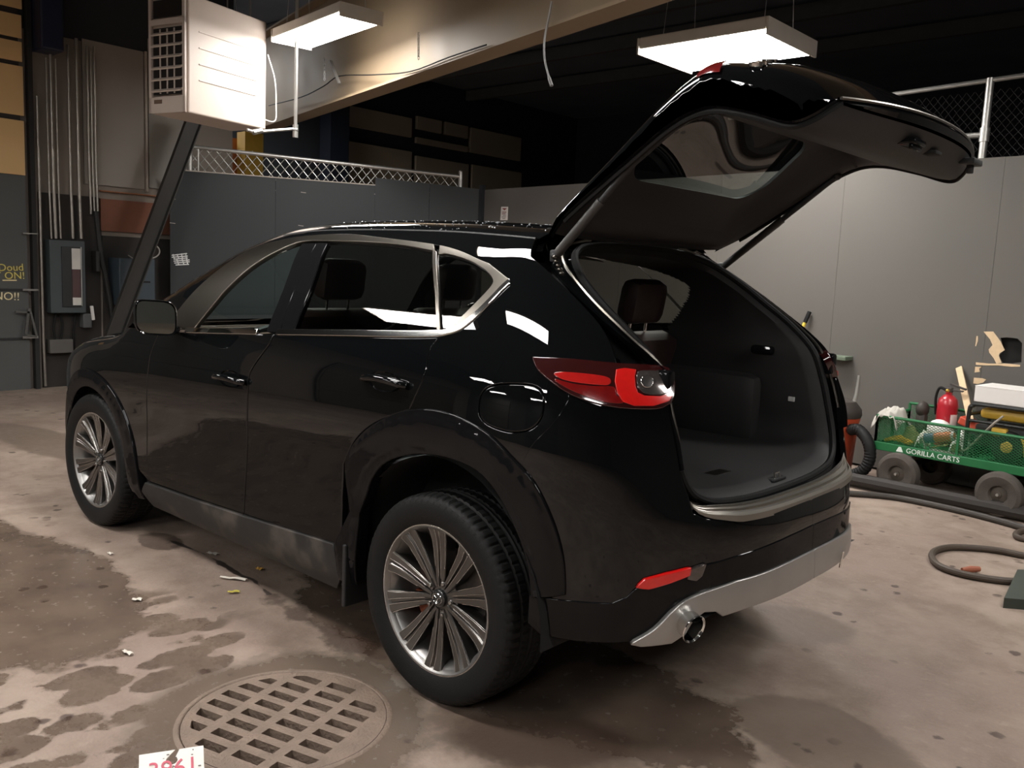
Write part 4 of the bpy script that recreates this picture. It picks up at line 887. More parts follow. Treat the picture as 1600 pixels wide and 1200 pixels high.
# ---- door handles
def handle(cxq,cz,door,s):
    n=Snorm(np.array([cxq]),np.array([cz]))[0]; c=S(np.array([cxq]),np.array([cz]))[0]; t=unit(V(1,0,0)-n*n[0]); u=np.cross(n,t)
    if u[2]<0:u=-u
    f=V(1,s,1)
    pts=[c+t*a*.11+u*(.004-.010*a*a)+n*h for a,h in ((-1.0,.004),(-.85,.026),(-.4,.038),(.2,.040),(.7,.034),(.95,.02),(1.05,.004))]
    m=MB(); m.tube(cr(pts,4)*f,.0135,10); h=m.mk('door_handle',PAINT,door,True,sharp=None)
    m=MB(); G=[]
    for r,d in ((1.0,.0005),(.92,-.002),(.75,-.009),(.4,-.016),(.05,-.018)):
        G.append([(c+t*(.01+.085*r*math.cos(a))+u*(-.004+.036*r*math.sin(a))+n*(d+.004))*f for a in np.linspace(0,2*math.pi,24,endpoint=False)])
    m.grid(G,closed=True); m.mk('handle_cup',PIANO,door,True,sharp=None)
hh=hit(604,595); 
for dr,s in ((rd,1),(rd_r,-1)): handle(float(hh[0]),float(hh[2]),dr,s)
hh=hit(362,591)
for dr,s in ((fd,1),(fd_r,-1)): handle(float(hh[0]),float(hh[2]),dr,s)
# ---- mirrors
MC=on(243,496,1,1.035)
def mirror(s):
    f=V(1,s,1); c=MC.copy(); ax=unit(V(-.965,.26,-.02)); sd=unit(np.cross(ax,V(0,0,1))); up=np.cross(sd,ax)
    if sd[1]<0: sd=-sd
    def sq(a,w,h,e=4.2):
        ca,sa=math.cos(a),math.sin(a); return (abs(ca)**(2/e)*np.sign(ca)*w,abs(sa)**(2/e)*np.sign(sa)*h)
    A=np.linspace(0,2*math.pi,40,endpoint=False); G=[]
    for d,k in ((-.095,.25),(-.09,.55),(-.07,.83),(-.035,.97),(.0,1.0),(.018,1.0),(.022,.97),(.010,.93)):
        G.append([(c+ax*d+sd*sq(a,.088*k,0)[0]+up*(sq(a,0,.078*k)[1]+.012*math.cos(a)))*f for a in A])
    m=MB(); m.grid(G,closed=True); h=m.mk('side_mirror',PAINT,car,True,sharp=60,label='black door mirror')
    m=MB(); m.add([(c+ax*.012+sd*sq(a,.080,0)[0]+up*(sq(a,0,.070)[1]+.012*math.cos(a)))*f for a in A],[tuple(range(40))]); m.mk('mirror_glass',M('mirror_glass',(.55,.60,.57),.03,metal=1,ns=4,na=.05),h)
    m=MB(); b=S(np.array([1.80]),np.array([1.145]))[0]; m.bar(b*f,(c+ax*-.03-sd*.06-up*.07)*f,.05,.03,bev=.01); m.mk('mirror_arm',PIANO,h,True)
for s in (1,-1): mirror(s)
# ---- tail lights
tl=np.vstack([px([(834,560),(893,563),(967,570),(1025,573),(1043,577)],n=4),px([(1043,577),(1050,588),(1052,603),(1051,620),(1045,630)],n=3)[1:],px([(1045,630),(1025,638),(967,636),(923,627),(890,614),(860,594),(842,577),(834,560)],n=3)[1:-1]])
TLI=dict(gap=0,step=.025,bstep=.012,thick=.03)
tla,tlb=panel('tail_light',tl,REDD,car,off=.008,label='red wraparound tail light with clear reverse lamp',**TLI)
def tl_sub(nm,P,mat,off,label=None,n=3):
    o_=cr(px(P),n,True); g=panel_geo(o_,off=off,gap=0,step=.025,bstep=.01,thick=.012,bev=.002); obj(nm,g[0],g[2],mat,tla,True,g[1],label=label); g=flip(*g); obj(nm,g[0],g[2],mat,tlb,True,g[1],label=label)
tl_sub('lens_bar',[(868,585),(890,584),(930,588),(951,593),(950,602),(925,601),(895,597),(877,592)],REDL if False else M('mid_red_lens',(.42,.010,.008),.15,coat=1,ns=50,na=.2),.0115,'red lens bar',n=4)
tl_sub('lens_lower',[(868,594),(895,601),(930,605),(958,606),(962,618),(972,630),(940,627),(905,615),(882,604)],REDL,.010,'deep red lens')
tl_sub('lens_ring',[(963,580),(975,578),(992,580),(990,590),(991,605),(995,615),(1005,620),(1030,621),(1043,617),(1048,619),(1043,627),(1020,634),(990,634),(973,628),(965,615),(961,597)],REDB,.012,'bright red curved light guide',n=1)
tl_sub('reverse_lamp',[(996,584),(1010,582),(1035,583),(1044,587),(1046,600),(1044,612),(1030,617),(1008,616),(998,608),(994,596)],CLEARL,.0125,'clear reverse lamp')
tl_sub('lamp_bulb',[(1003,592),(1013,591),(1018,598),(1014,606),(1005,606),(1000,599)],CHROME,.016,'chrome bulb reflector')
# inner end cap of the right and left lights facing the opening
for s in (1,-1): MB().box((-.675,s*.612,1.165),(.055,.045,.085),bev=.012).mk('tail_light_housing',PIANO,car,True)
# ---- wheels
def make_wheel(parent,loc,steer=0,first=[None]):
    par=bpy.data.objects
    if first[0] is None:
        P={}
        # tyre, axis +y outward; local coordinates about wheel centre
        prof=[(.250,.094),(.262,.102),(.285,.1105),(.310,.1145),(.330,.1135),(.345,.108),(.354,.100),(.3585,.090),(.361,.078),(.362,.060),(.354,.056),(.354,.050),(.3625,.046),(.363,.018),(.355,.014),(.355,.006),(.363,.002)]
        prof=prof+[(r,-h) for r,h in prof[::-1]]
        seg=288; vs=[];fs=[]; mm=len(prof)
        for k in range(seg):
            a=2*math.pi*k/seg; c_=k%4
            for j,(r,h) in enumerate(prof):
                rr=r; ah=abs(h)
                if ah>.058 and r>.353 and c_==0: rr=r-.005
                if .016<ah<.048 and r>.36 and (k+2)%4==0: rr=r-.004
                vs.append((rr*math.cos(a),h,rr*math.sin(a)))
        for k in range(seg):
            for j in range(mm-1): fs.append((k*mm+j,k*mm+j+1,((k+1)%seg)*mm+j+1,((k+1)%seg)*mm+j))
        P['tyre']=(vs,fs,RUBB,True,28)
        m=MB(); m.lathe([(.200,-.10),(.212,-.06),(.218,.0),(.225,.05),(.236,.075),(.243,.083),(.256,.094),(.2595,.096),(.2595,.100),(.254,.100),(.246,.093),(.240,.078),(.232,.06)],(0,0,0),(0,1,0),64); P['wheel']=(m.v,m.f,BARREL,True,40)
        m=MB(); m.lathe([(.254,.0995),(.2595,.1005),(.262,.0985),(.2595,.095)],(0,0,0),(0,1,0),72); P['rim_lip']=(m.v,m.f,ALLOYB,True,40)
        m=MB(); m.lathe([(.0,-.02),(.15,-.02),(.155,-.015),(.155,.0),(.06,.004),(.0,.01)],(0,0,0),(0,1,0),40); P['brake_disc']=(m.v,m.f,M('brake_disc_steel',(.22,.19,.17),.45,metal=.8,ns=25,na=.35),True,40)
        m=MB(); m.lathe([(.105,-.035),(.165,-.035),(.172,0),(.165,.03),(.105,.03),(.10,0),(.105,-.035)],(0,0,0),(0,1,0),12,a0=.15,a1=.95); m.lathe([(.11,-.03),(.16,-.03),(.16,.012),(.11,.012)],(0,0,0),(0,1,0),12,a0=-.9,a1=-.3); P['brake_caliper']=(m.v,m.f,M('rusty_orange_caliper',(.30,.07,.02),.6,ns=25,na=.4),True,40)
        m=MB(); m.lathe([(.0,.064),(.034,.064),(.060,.062),(.078,.056),(.084,.03),(.08,.0),(.0,.0)],(0,0,0),(0,1,0),40); P['hub']=(m.v,m.f,ALLOY,True,40)
        m=MB(); m.lathe([(0,.078),(.027,.078),(.031,.075),(.033,.06)],(0,0,0),(0,1,0),32); P['hub_cap']=(m.v,m.f,M('cap_black',(.02,.02,.02),.25,coat=.6,ns=8),True,40)
        m=MB(); t_=np.linspace(0,2*math.pi,36,endpoint=False); m.tube([(.022*math.cos(a),.0795,.0175*math.sin(a)) for a in t_],.0016,6,closed=True)
        for s in (1,-1): m.tube(cr([(s*.020,.0795,.006),(s*.011,.0795,.0055),(s*.005,.0795,.001),(0,.0795,-.006)],3),.0014,6)
        P['emblem']=(m.v,m.f,CHROME,True,40)
        # one spoke along +x: faceted, with two raised edges
        rs=[.040,.072,.11,.16,.205,.236,.246]; wd=[.015,.020,.024,.029,.034,.040,.043]; yt=[.068,.070,.072,.076,.082,.091,.094]
        G=[]
        for r,w,y in zip(rs,wd,yt):
            G.append([(r,y-.055,-w*.75),(r,y-.004,-w),(r,y+.0005,-w*.86),(r,y+.0005,-w*.30),(r,y-.008,-w*.12),(r,y-.008,w*.12),(r,y+.0005,w*.30),(r,y+.0005,w*.86),(r,y-.004,w),(r,y-.055,w*.75)])
        m=MB(); m.grid(G); P['spoke']=(m.v,m.f,ALLOY,True,20)
        m=MB()
        for s in (1,-1):
            m.tube([(r,y+.0008,s*w*.24) for r,w,y in zip(rs[1:],wd[1:],yt[1:])],.0016,5); m.tube([(r,y-.001,s*w*.95) for r,w,y in zip(rs[2:],wd[2:],yt[2:])],.0016,5)
        P['spoke_edge']=(m.v,m.f,ALLOYB,True,40)
        m=MB(); m.lathe([(0,.022),(.007,.020),(.0095,.012),(.0095,0)],(0,.050,0),(0,1,0),6); P['lug_nut']=(m.v,m.f,ALLOYB,False,None)
        ME={}
        for k,(v,f,mt,sm,sh) in P.items():
            me=bpy.data.meshes.new(k); me.from_pydata(v,[],f); me.materials.append(mt)
            if sm: me.polygons.foreach_set('use_smooth',[True]*len(me.polygons)); 
            if sh: me.set_sharp_from_angle(angle=math.radians(sh))
            ME[k]=me
        first[0]=ME
    ME=first[0]; side=1 if loc[1]>0 else -1
    w=bpy.data.objects.new('wheel',ME['wheel']); COL.objects.link(w); attach(w,parent); w.location=loc; w.rotation_euler=(0,0,steer+(0 if side>0 else math.pi)); w['label']='ten-spoke gunmetal alloy wheel with tyre'
    def sub(k,rot=0,pos=(0,0,0)):
        o=bpy.data.objects.new(k,ME[k]); COL.objects.link(o); o.parent=w; o.location=pos; o.rotation_euler=(0,rot,0); return o
    for k in ('tyre','rim_lip','brake_disc','brake_caliper','hub','hub_cap','emblem'): sub(k)
    for k in range(10): a=math.radians(90+36*k); sub('spoke',-a); sub('spoke_edge',-a)
    for k in range(5): a=math.radians(108+72*k); sub('lug_nut',0,(.0565*math.cos(a),.006,.0565*math.sin(a)))
    return w
for x,st in ((0,0),(2.698,math.radians(1.6))):
    for s in (1,-1): make_wheel(car,(x,s*.795,.363),st)
# ---- tailgate, raised
oc=cr([(-.12,1.668),(-.20,1.715),(-.40,1.880),(-.60,2.045),(-.74,2.118),(-.86,2.108),(-.98,2.094),(-1.12,2.040),(-1.225,1.958)],6)   # outer skin, centre line
ic=cr([(-.16,1.585),(-.30,1.675),(-.50,1.805),(-.66,1.905),(-.78,1.935),(-.93,1.908),(-1.07,1.872),(-1.15,1.890),(-1.218,1.938)],6)  # inner trim, centre line
oc=np.stack([oc[:,0],0*oc[:,0],oc[:,1]],1); ic=np.stack([ic[:,0],0*ic[:,0],ic[:,1]],1)
nv=len(oc); tv=np.linspace(0,1,nv)
hw=pchip([0,.1,.25,.45,.62,.75,.88,1.0],[.56,.615,.635,.650,.690,.690,.66,.60])(tv)
def _sm(x): x=min(1,max(0,x)); return x*x*(3-2*x)
def outer(i,s):
    y=s*hw[i]; e_=2.6+2.2*min(1,tv[i]/.5); k=1-(max(0,1-abs(s)**e_))**(1/e_); edge=ic[i]+V(0,0,.02)
    p=oc[i]*(1-k)+edge*k; swp=.09*abs(s)**2.2*max(0,(tv[i]-.55)/.45)**1.2
    return V(p[0]+swp,y,p[2]-.02*s*s*(1-k))
def inner(i,s):
    y=s*(hw[i]-.012); swp=.09*abs(s)**2.2*max(0,(tv[i]-.55)/.45)**1.2; rise=.012*abs(s)**6
    wt=_sm((tv[i]-.05)/.13)*(1-_sm((tv[i]-.40)/.16)); ws=1-_sm((abs(s)-.70)/.26); up=(oc[i]-ic[i]-unit(oc[i]-ic[i])*.035)*wt*ws
    return V(ic[i][0]+swp+up[0],y,ic[i][2]+rise+up[2])
ss=np.sin(np.linspace(-1,1,41)*math.pi/2)
GO=np.array([[outer(i,s) for s in ss] for i in range(nv)]); GI=np.array([[inner(i,s) for s in ss] for i in range(nv)])
def gi_at(t,s):
    f=t*(nv-1); i=min(int(f),nv-2); a=f-i; return inner(i,s)*(1-a)+inner(i+1,s)*a
def go_at(t,s):
    f=t*(nv-1); i=min(int(f),nv-2); a=f-i; return outer(i,s)*(1-a)+outer(i+1,s)*a
def cut_grid(fn,hole,tmin,tmax,off=0,flipf=False,step=.045):
    """surface fn(t,s) triangulated with a hole, in (s,t)"""
    o=resample([(-1,tmin),(1,tmin),(1,tmax),(-1,tmax)],.03); loops=[o]
    if hole is not None: loops.append(resample(hole,.025))
    P,T,_=cdt(loops,step); vs=np.array([fn(p[1],p[0]) for p in P]); return vs,[tuple(t) if flipf else tuple(reversed(t)) for t in T.tolist()]
def rrect(s0,s1,t0,t1,r=.5,taper=0,bow=0,n=8):
    P=[]
    for cx,cy,a0 in ((s1-.18,t1-.04,0),(s0+.18,t1-.04,90),(s0+.18-taper,t0+.05,180),(s1-.18+taper,t0+.05,270)):
        rx,ry=.18,(.04 if a0<180 else .05)
        for k in range(n+1):
            a=math.radians(a0+90*k/n); P.append((cx+rx*math.cos(a),cy+ry*math.sin(a)))
    return np.array([(x,y-bow*(1-x*x)) for x,y in P])
hin=rrect(-.70,.70,.215,.378,taper=.02,bow=.012); hout=rrect(-.80,.80,.17,.42,taper=0,bow=.0)

def gs_(t,g): return go_at(t,math.sin(g*math.pi/2))
def go_n(t,g):
    e=.022; g=max(-.985,min(.985,g)); a=gs_(min(1,t+e),g)-gs_(max(0,t-e),g); b=gs_(t,g+.012)-gs_(t,g-.012); n=unit(np.cross(a,b)); return n if n[2]>-.2 else -n
hg=np.stack([2/math.pi*np.arcsin(hout[:,0]),hout[:,1]],1)
PT_,TT_,_u=cdt([resample([(-1,0),(1,0),(1,1),(-1,1)],.018),resample(hg,.018)],.02); v=np.array([gs_(p[1],p[0]) for p in PT_]); f=[tuple(t) for t in TT_.tolist()]; nrm_=[go_n(p[1],p[0]) for p in PT_]
tg=obj('tailgate',v,f,PAINT,car,True,normals=nrm_,label='black tailgate raised open on gas struts'); 
v,f=cut_grid(gi_at,hin,0.02,.985); it=obj('tailgate_trim',v,f,TRIM,tg,True,label='dark plastic inner tailgate trim')
# rim strip joining inner and outer at the sides and at the free end
m=MB(); rim=[]
for s in (-1,1): m.grid([[outer(i,s) for i in range(nv)],[inner(i,s) for i in range(nv)]])
m.grid([[outer(nv-1,s) for s in ss],[inner(nv-1,s) for s in ss]]); m.grid([[outer(0,s) for s in ss],[inner(1,s) for s in ss]]); m.mk('tailgate_edge',PIANO,tg,True,sharp=40)
P,T,_=cdt([resample(hg,.025)],.04); gv=np.array([gs_(p[1],p[0]) for p in P]); obj('rear_glass',gv,[tuple(t) for t in T.tolist()],G_TAIL,tg,True,normals=[go_n(p[1],p[0]) for p in P],label='tinted rear window')
m=MB(); hh2=list(hin)+[hin[0]]; m.grid([[gi_at(t_,s_) for s_,t_ in hh2],[go_at(t_,s_)-V(0,0,.004) for s_,t_ in hh2]]); m.mk('window_reveal',TRIM,tg,True)
# dust seal around the inner trim, chrome free-edge line, handles, latch
for s in (1,-1): MB().tube([inner(i,s*.995)+V(0,0,-.004) for i in range(4,nv)],.008,6).mk('edge_seal',RUBB,tg,True)
m=MB(); m.tube([outer(nv-2,s)+V(-.004,0,.004) for s in ss[3:-3]],.005,6); m.mk('edge_highlight_trim',SATIN,tg,True)
c=gi_at(.92,.26); m=MB(); m.box(c+V(0,0,-.006),(.055,.10,.018),bev=.006); m.box(c+V(-.012,0,-.02),(.012,.085,.018),bev=.004); m.mk('pull_handle',PIANO,tg,True)
c=gi_at(.905,-.06); m=MB(); m.box(c+V(0,0,-.004),(.045,.06,.012),bev=.005); m.mk('trim_pocket',DARKV,tg,True)
c=gi_at(.95,-.66); m=MB(); m.box(c+V(-.02,0,-.008),(.05,.10,.02),bev=.004); m.box(c+V(-.02,0,-.03),(.02,.02,.03),bev=.003); m.mk('latch',PLAST,tg,True)
# ridge line on the trim between the window part and lower part
m=MB(); m.tube([gi_at(.44,s)+V(0,0,-.002) for s in np.linspace(-.93,.93,24)],.006,6); m.mk('trim_ridge',TRIM,tg,True)
m=MB(); m.grid([[gi_at(t_,s)+V(0,0,-.012*math.sin(math.pi*k/4)) for s in np.linspace(-.85,.85,24)] for k,t_ in enumerate((.035,.055,.075,.095,.115))]); m.mk('trim_ledge',TRIM,tg,True)
# left and right light pieces of the tailgate, badge letters, plate garnish
for s in (1,-1):
    G=[[outer(int(i),s*q)+V(0,0,.006)+V(0,s*.004,0) for q in (.86,.90,.94,.97,.985)] for i in range(23,28)]
    m=MB(); m.grid(G); m.mk('tailgate_light',REDB if False else REDL,tg,True,label='red light panel on the tailgate corner')
def badge(t0,s0,body,size):
    o=go_at(t0,s0); e=unit(go_at(t0,s0-.05)-go_at(t0,s0+.05)); a=unit(go_at(t0+.03,s0)-go_at(t0-.03,s0)); n=unit(np.cross(a,e)); 
    if n[2]<0:n=-n
    return text('badge',body,size,o+n*.004,e,-a,CHROME,tg,ext=.004)
badge(.68,.86,'CX-5',.06)
def emblem_ring():
    o=go_at(.62,0.0); e=V(0,1,0); a=unit(go_at(.69,0)-go_at(.60,0)); n=unit(np.cross(e,a)); n=n if n[2]>0 else -n
    t_=np.linspace(0,2*math.pi,40,endpoint=False); m=MB(); m.tube([o+n*.016+e*.092*math.cos(k)+a*.072*math.sin(k) for k in t_],.009,8,closed=True)
    for s in (1,-1): m.tube(cr([o+n*.016+e*s*.088-a*.02,o+n*.018+e*s*.05-a*.022,o+n*.018+e*s*.02-a*.005,o+n*.018+a*.03],4),.008,8)
    m.mk('emblem',CHROME,tg,True)
emblem_ring()
# hinges and struts
for s in (1,-1): m=MB(); m.box((-.14,s*.42,1.625),(.06,.05,.03),bev=.008); m.bar((-.12,s*.42,1.62),(-.22,s*.42,1.70),.03,.012); m.mk('tailgate_hinge',PAINT,car,True)
for s,pb,pt in ((1,on(868,400,1,.615),on(1003,238,1,.60)),(-1,on(1128,418,1,-.61),on(1308,275,1,-.60))):
    d=pt-pb; m=MB(); m.tube([pb,pb+d*.55],.0155,12); st=m.mk('gas_strut',M('strut_black',(.045,.043,.04),.4,ns=20),car,True,label='black tailgate strut'); m=MB(); m.tube([pb+d*.5,pt],.011,12); m.mk('strut_rod',PLAST,st,True); m=MB(); m.ball(pb,.018); m.ball(pt,.017); m.box(pb,(.03,.03,.04),bev=.006); m.mk('strut_joint',PLAST,st,True)
m=MB(); pb=on(868,402,1,.625)
for k in range(5): m.ball(pb+V(-.008*k,.004,-.013*k),(.009,.009,.007),8,6)
m.mk('hinge_hardware',SATIN,car,True)

# water drops left on the roof
rs=np.random.RandomState(9); m=MB()
for k in range(420):
    x=rs.uniform(-.08,1.15); yy=rs.uniform(-.35,.56); lo_,hi_=1.2,float(ZR(x))
    for _k in range(30):
        md=.5*(lo_+hi_)
        if Yxz(np.array(x),np.array(md))>abs(yy): lo_=md
        else: hi_=md
    r=rs.uniform(.0015,.004); m.ball((x,yy,lo_),(r*1.3,r,r*.8),6,4)
m.mk('water_drop',M('water',(.5,.52,.54),.05,metal=.35,ns=50,na=.05,coat=1),car,True,kind='stuff')
# ================================================================ THINGS ON THE WALLS
STEEL=M('conduit_steel','#9a948b',.38,metal=.8,ns=20,na=.2); DGR=M('dark_grey_enclosure','#3c4446',.5,ns=6,na=.15,rn=.1)
TH='thick steel conduit running down the wall into the breaker panel'; TN='thin steel conduit beside the thick ones above the breaker panel'; TR='slim steel conduit ending above the iron pipe beside the brown board'
for k,(a,b,r,lb) in enumerate((((79,85),(90,373),.018,TH),((72,90),(82,373),.010,TN),((87,92),(97,373),.010,TN),((106,70),(118,373),.016,TH),((119,60),(127,373),.018,TH),((136,72),(150,335),.012,TR),((141.5,80),(151,330),.010,TR),((147,72),(159,335),.012,TR),((58,150),(73,603),.014,'long steel pipe beside the dark door post reaching the floor'))):
    m=MB(); A=bw(a,.09);B=bw(b,.09); B=V(B[0],A[1],B[2]); m.tube([A,V(A[0],A[1],B[2]+.5),V(A[0]-.0,A[1]-.01,B[2])],r,10); o=m.mk('conduit',STEEL,None,True); tag(o,lb,'conduit',None if k==8 else {TH:'thick conduits',TN:'thin conduits',TR:'slim conduits'}[lb])
ep=thing('breaker_panel',tuple(bw((106,430))),'dark grey breaker panel box with a pale vertical label strip','breaker panel')
A=bw((77,374),.11);B=bw((135,489),.11)
def bbox(p0,p1,d,th,bev=0):
    A=bw(p0,d);B=bw(p1,d); return MB().box((BX-d+th/2,(A[1]+B[1])/2,(A[2]+B[2])/2),(th,abs(A[1]-B[1]),abs(A[2]-B[2])),bev=bev)
bbox((77,374),(135,489),.16,.13,.008).mk('enclosure',DGR,ep); bbox((96,385),(128,480),.172,.012,.004).mk('panel_door',M('panel_black','#1d2021',.4),ep)
bbox((112,388),(126,421),.178,.006).mk('label_strip',M('label_white','#c9c6bf',.5),ep); bbox((113,421),(126,465),.178,.006).mk('label_strip',M('label_brown','#4a3332',.5),ep); bbox((114,465),(127,477),.178,.006).mk('label_strip',M('label_white','#c9c6bf',.5),ep)
m=MB(); m.tube([bw((126.5,386),.18),bw((128,478),.18)],.006,6); m.mk('door_edge',GALV,ep)
tag(bbox((78,531),(115,551),.12,.12,.006).mk('junction_box',M('grey_box','#56524e',.5)),'flat grey junction box below the breaker panel','junction box')
for k,(a,b) in enumerate((((88,489),(86,531)),((94,489),(95,531)),((118,489),(118,560)))):
    m=MB(); A=bw(a,.06);B=bw(b,.06); m.tube(cr([A,(A+B)/2+V(0,.02*(-1)**k,0),B],5),.012,8); tag(m.mk('power_cable',RUBB,None,True),('black cable from the breaker panel to the junction box','black cable from the breaker panel to the junction box','longer black cable hanging past the junction box')[k],'cable','cables under the breaker panel' if k<2 else None)
ms=thing('safety_switch',tuple(bw((138,494))),'small grey disconnect switch with a white lever','switch'); bbox((130,490),(144,512),.12,.12,.008).mk('switch_box',M('switch_grey','#57595a',.5),ms); m=MB(); m.bar(bw((143,478),.14),bw((146,500),.14),.03,.03,bev=.005); m.mk('lever',WHITE,ms)
cb=thing('wall_cabinet',tuple(bw((216,440))),'dark blue-grey steel cabinet with a slot behind the diagonal brace','cabinet'); bbox((186,403),(243,478),.30,.28,.01).mk('cabinet_body',M('cabinet_blue','#39434a',.55,ns=5),cb); bbox((207,439),(235,442),.305,.008).mk('slot',M('slot_black','#050505',.8),cb); bbox((186,476),(226,484),.31,.02).mk('lower_lip',M('slot_black','#050505',.8),cb)
m=MB(); c=bw((232,392),.26); m.tube([c+V(0,-.13*math.cos(a),.085*math.sin(a)) for a in np.linspace(-2.6,2.6,30)]+[c+V(.1,.12,-.10),c+V(.25,.12,-.06)],.008,6); tag(m.mk('cable_loop',M('grey_cable','#8e8a84',.5),None,True),'loop of grey cable above the dark cabinet','cable')
for k,(p,q) in enumerate((((150,392),(157,425)),((180,415),(186,470)))):
    tag(bbox(p,q,.2,.12,.01).mk('pipe_bracket',M('dark_iron','#2b2a29',.6,metal=.4)),('small dark iron bracket between the breaker panel and the bent pipe','narrow tall iron bracket beside the dark cabinet')[k],'bracket')
m=MB(); P_=[bw(p,.15) for p in ((150,330),(158,400),(165,430),(172,470),(176,500))]; m.tube(cr(P_,4),.03,10); tag(m.mk('iron_pipe',M('dark_iron','#2b2a29',.6,metal=.4),None,True),'dark iron pipe bending down beside the breaker panel','pipe')
# navy transformer box high on the wall
tag(bbox((61,-60),(101,82),.32,.3,.02).mk('transformer_box',M('navy_box','#141b33',.5)),'navy blue equipment box at the top of the conduits','electrical box')
# diagonal brace: from floor side up to the heater
d0=on(170,540,0,7.4); d1_=on(297,200,0,7.2)
br=thing('diagonal_brace',tuple(d0),'long dark steel channel leaning diagonally up to the heater','brace'); dd=unit(d1_-d0); d0=d0-dd*(d0[2]/dd[2]-.02) if d0[2]<0 else d0-dd*(d0[2]/dd[2])
m=MB(); m.bar(d0,d1_+dd*.3,.16,.012,up=(1,0,0)); m.mk('web_plate',M('brace_steel','#34322f',.6,metal=.2),br); m=MB(); sd=unit(np.cross(dd,V(1,0,0)))
for s in (1,-1): m.bar(d0+sd*s*.08-V(.03,0,0),d1_+dd*.3+sd*s*.08-V(.03,0,0),.012,.06,up=(1,0,0))
m.mk('flange',M('brace_steel','#34322f',.6,metal=.2),br)
# sticker on the partition: small crossed out white writing
st=thing('wall_sticker',tuple(pr_(*pp((283,405)))),'small white scribbled paint marks on the dark grey partition','marking')
m=MB()
for k,(x0,y0,x1,y1) in enumerate(((268,399,292,396),(268,402,293,400),(271,405,293,403),(271,408,296,406),(272,411,296,409),(274,414,295,413),(270,397,272,404),(276,397,279,404),(283,396,285,404),(290,396,291,404),(276,405,279,414),(284,404,287,413),(291,403,293,413))):
    a=pp((x0,y0),.02);b_=pp((x1,y1),.02); m.bar(pr_(a[0],a[1],.004),pr_(b_[0],b_[1],.004),.004,.012)
m.mk('paint_stroke',M('white_paint_mark','#d6d6d4',.7,ns=30,na=.2),st)
m=MB()
for p in ((265,310),(265,348),(296,266),(466,352),(470,300),(585,303)):
    a=pp(p,.02); m.bar(pr_(a[0],a[1],.003),pr_(a[0]+.06,a[1]-.005,.003),.004,.008)
m.mk('sheet_staple',EDGE,wp)
# ---- unit heater
HZ=2.75; h0=on(292,175,2,HZ); hu=unit(V(math.cos(math.radians(-76)),math.sin(math.radians(-76)),0)); hv=unit(V(-hu[1],hu[0],0)); 
hv=hv if hv[0]>0 else -hv
w1=.98; w2=.46; hh_=1.02
HEATM=M('beige_white_heater_enamel','#cfc0b4',.5,ns=3,na=.08); HD=M('heater_dark','#15110f',.8)
ht=thing('unit_heater',tuple(h0+hu*w1/2+hv*w2/2),'large beige gas unit heater with louvred side hanging from the roof','heater')
ax=(hu,hv,V(0,0,1)); c=h0+hu*w1/2+hv*w2/2+V(0,0,hh_/2)
m=MB(); m.box(c+hu*.01,(w1-.02,w2,hh_),ax,.012); m.mk('casing',HEATM,ht)
# louvre face is the one towards -hu
o=h0+V(0,0,0)-hu*.004; m=MB(); m.prism([(.05,.16),(w2-.05,.16),(w2-.05,.74),(.05,.74)],o-hu*.002,hv,V(0,0,1),.004); m.prism([(.05,.83),(w2-.05,.83),(w2-.05,.98),(.05,.98)],o-hu*.002,hv,V(0,0,1),.004); m.mk('vent_opening',HD,ht)
for k in range(6): m=MB(); z=.20+k*.098; m.box(o+hv*w2/2+V(0,0,z)-hu*.012,(.045,w2-.09,.014),(unit(hu*.8+V(0,0,.6)),hv,unit(V(0,0,.8)-hu*.6))); m.mk('louvre',HEATM,ht)
for k in range(3): m=MB(); m.box(o+hv*(.14+k*.09)+V(0,0,.45)-hu*.006,(.012,.014,.56),ax); m.mk('vertical_vane',HEATM,ht)
m=MB()
for s in (.015,w2-.015): m.box(o+hv*s+V(0,0,hh_/2)-hu*.008,(.02,.03,hh_),ax)
m.box(o+hv*w2/2+V(0,0,.07)-hu*.008,(.02,w2,.14),ax); m.box(o+hv*w2/2+V(0,0,.79)-hu*.008,(.02,w2,.05),ax); m.mk('face_frame',HEATM,ht)
m=MB(); m.box(o+hv*.34+V(0,0,.10)-hu*.02,(.004,.10,.035),ax); m.mk('name_plate',M('plate_brown','#6b5748',.5),ht)
for k in range(4): m=MB(); m.box(h0+hu*(w1/2)-hv*.002+V(0,0,.30+.14*k),(w1*.72,.010,.010),ax,.003); m.mk('panel_rib',HEATM,ht)
m=MB()
for a in (.12,.86):
    for b_ in (.08,.38): m.tube([h0+hu*a*w1+hv*b_+V(0,0,hh_),h0+hu*a*w1+hv*b_+V(0,0,5.6-HZ)],.008,6)
m.mk('hanger_rod',STEEL,ht,True)
# gas line, valve and wires on the heater's far end
e_=h0+hu*w1; m=MB(); m.tube(cr([e_+hv*.1+V(0,0,.12)+hu*.02,e_+hu*.12+V(0,0,.10),e_+hu*.14+V(0,0,.25),e_+hu*.12+V(0,0,.5),e_+hu*.02+V(0,0,.72)],5),.006,6); tag(m.mk('heater_wire',WHITE,None,True),'white wire looping beside the heater','wire')
gp=thing('gas_pipe',tuple(on(463,205,0,5.9)),'thin grey gas pipe dropping vertically with a branch to the heater','pipe'); XP=5.2
A=on(463,92,0,XP);B=on(464,212,0,XP); C_=on(400,206,0,XP); D_=on(386,203,0,XP)
m=MB(); m.tube([V(XP,A[1],A[2]+.9),V(XP,A[1],B[2])],.016,10); m.mk('drop_pipe',GALV,gp,True); m=MB(); m.tube([V(XP,A[1],B[2]-.02),V(XP,A[1],B[2]+.10)],.026,10); m.ball((XP,A[1],B[2]+.05),.03,10,8); m.mk('drip_tee',GALV,gp,True)
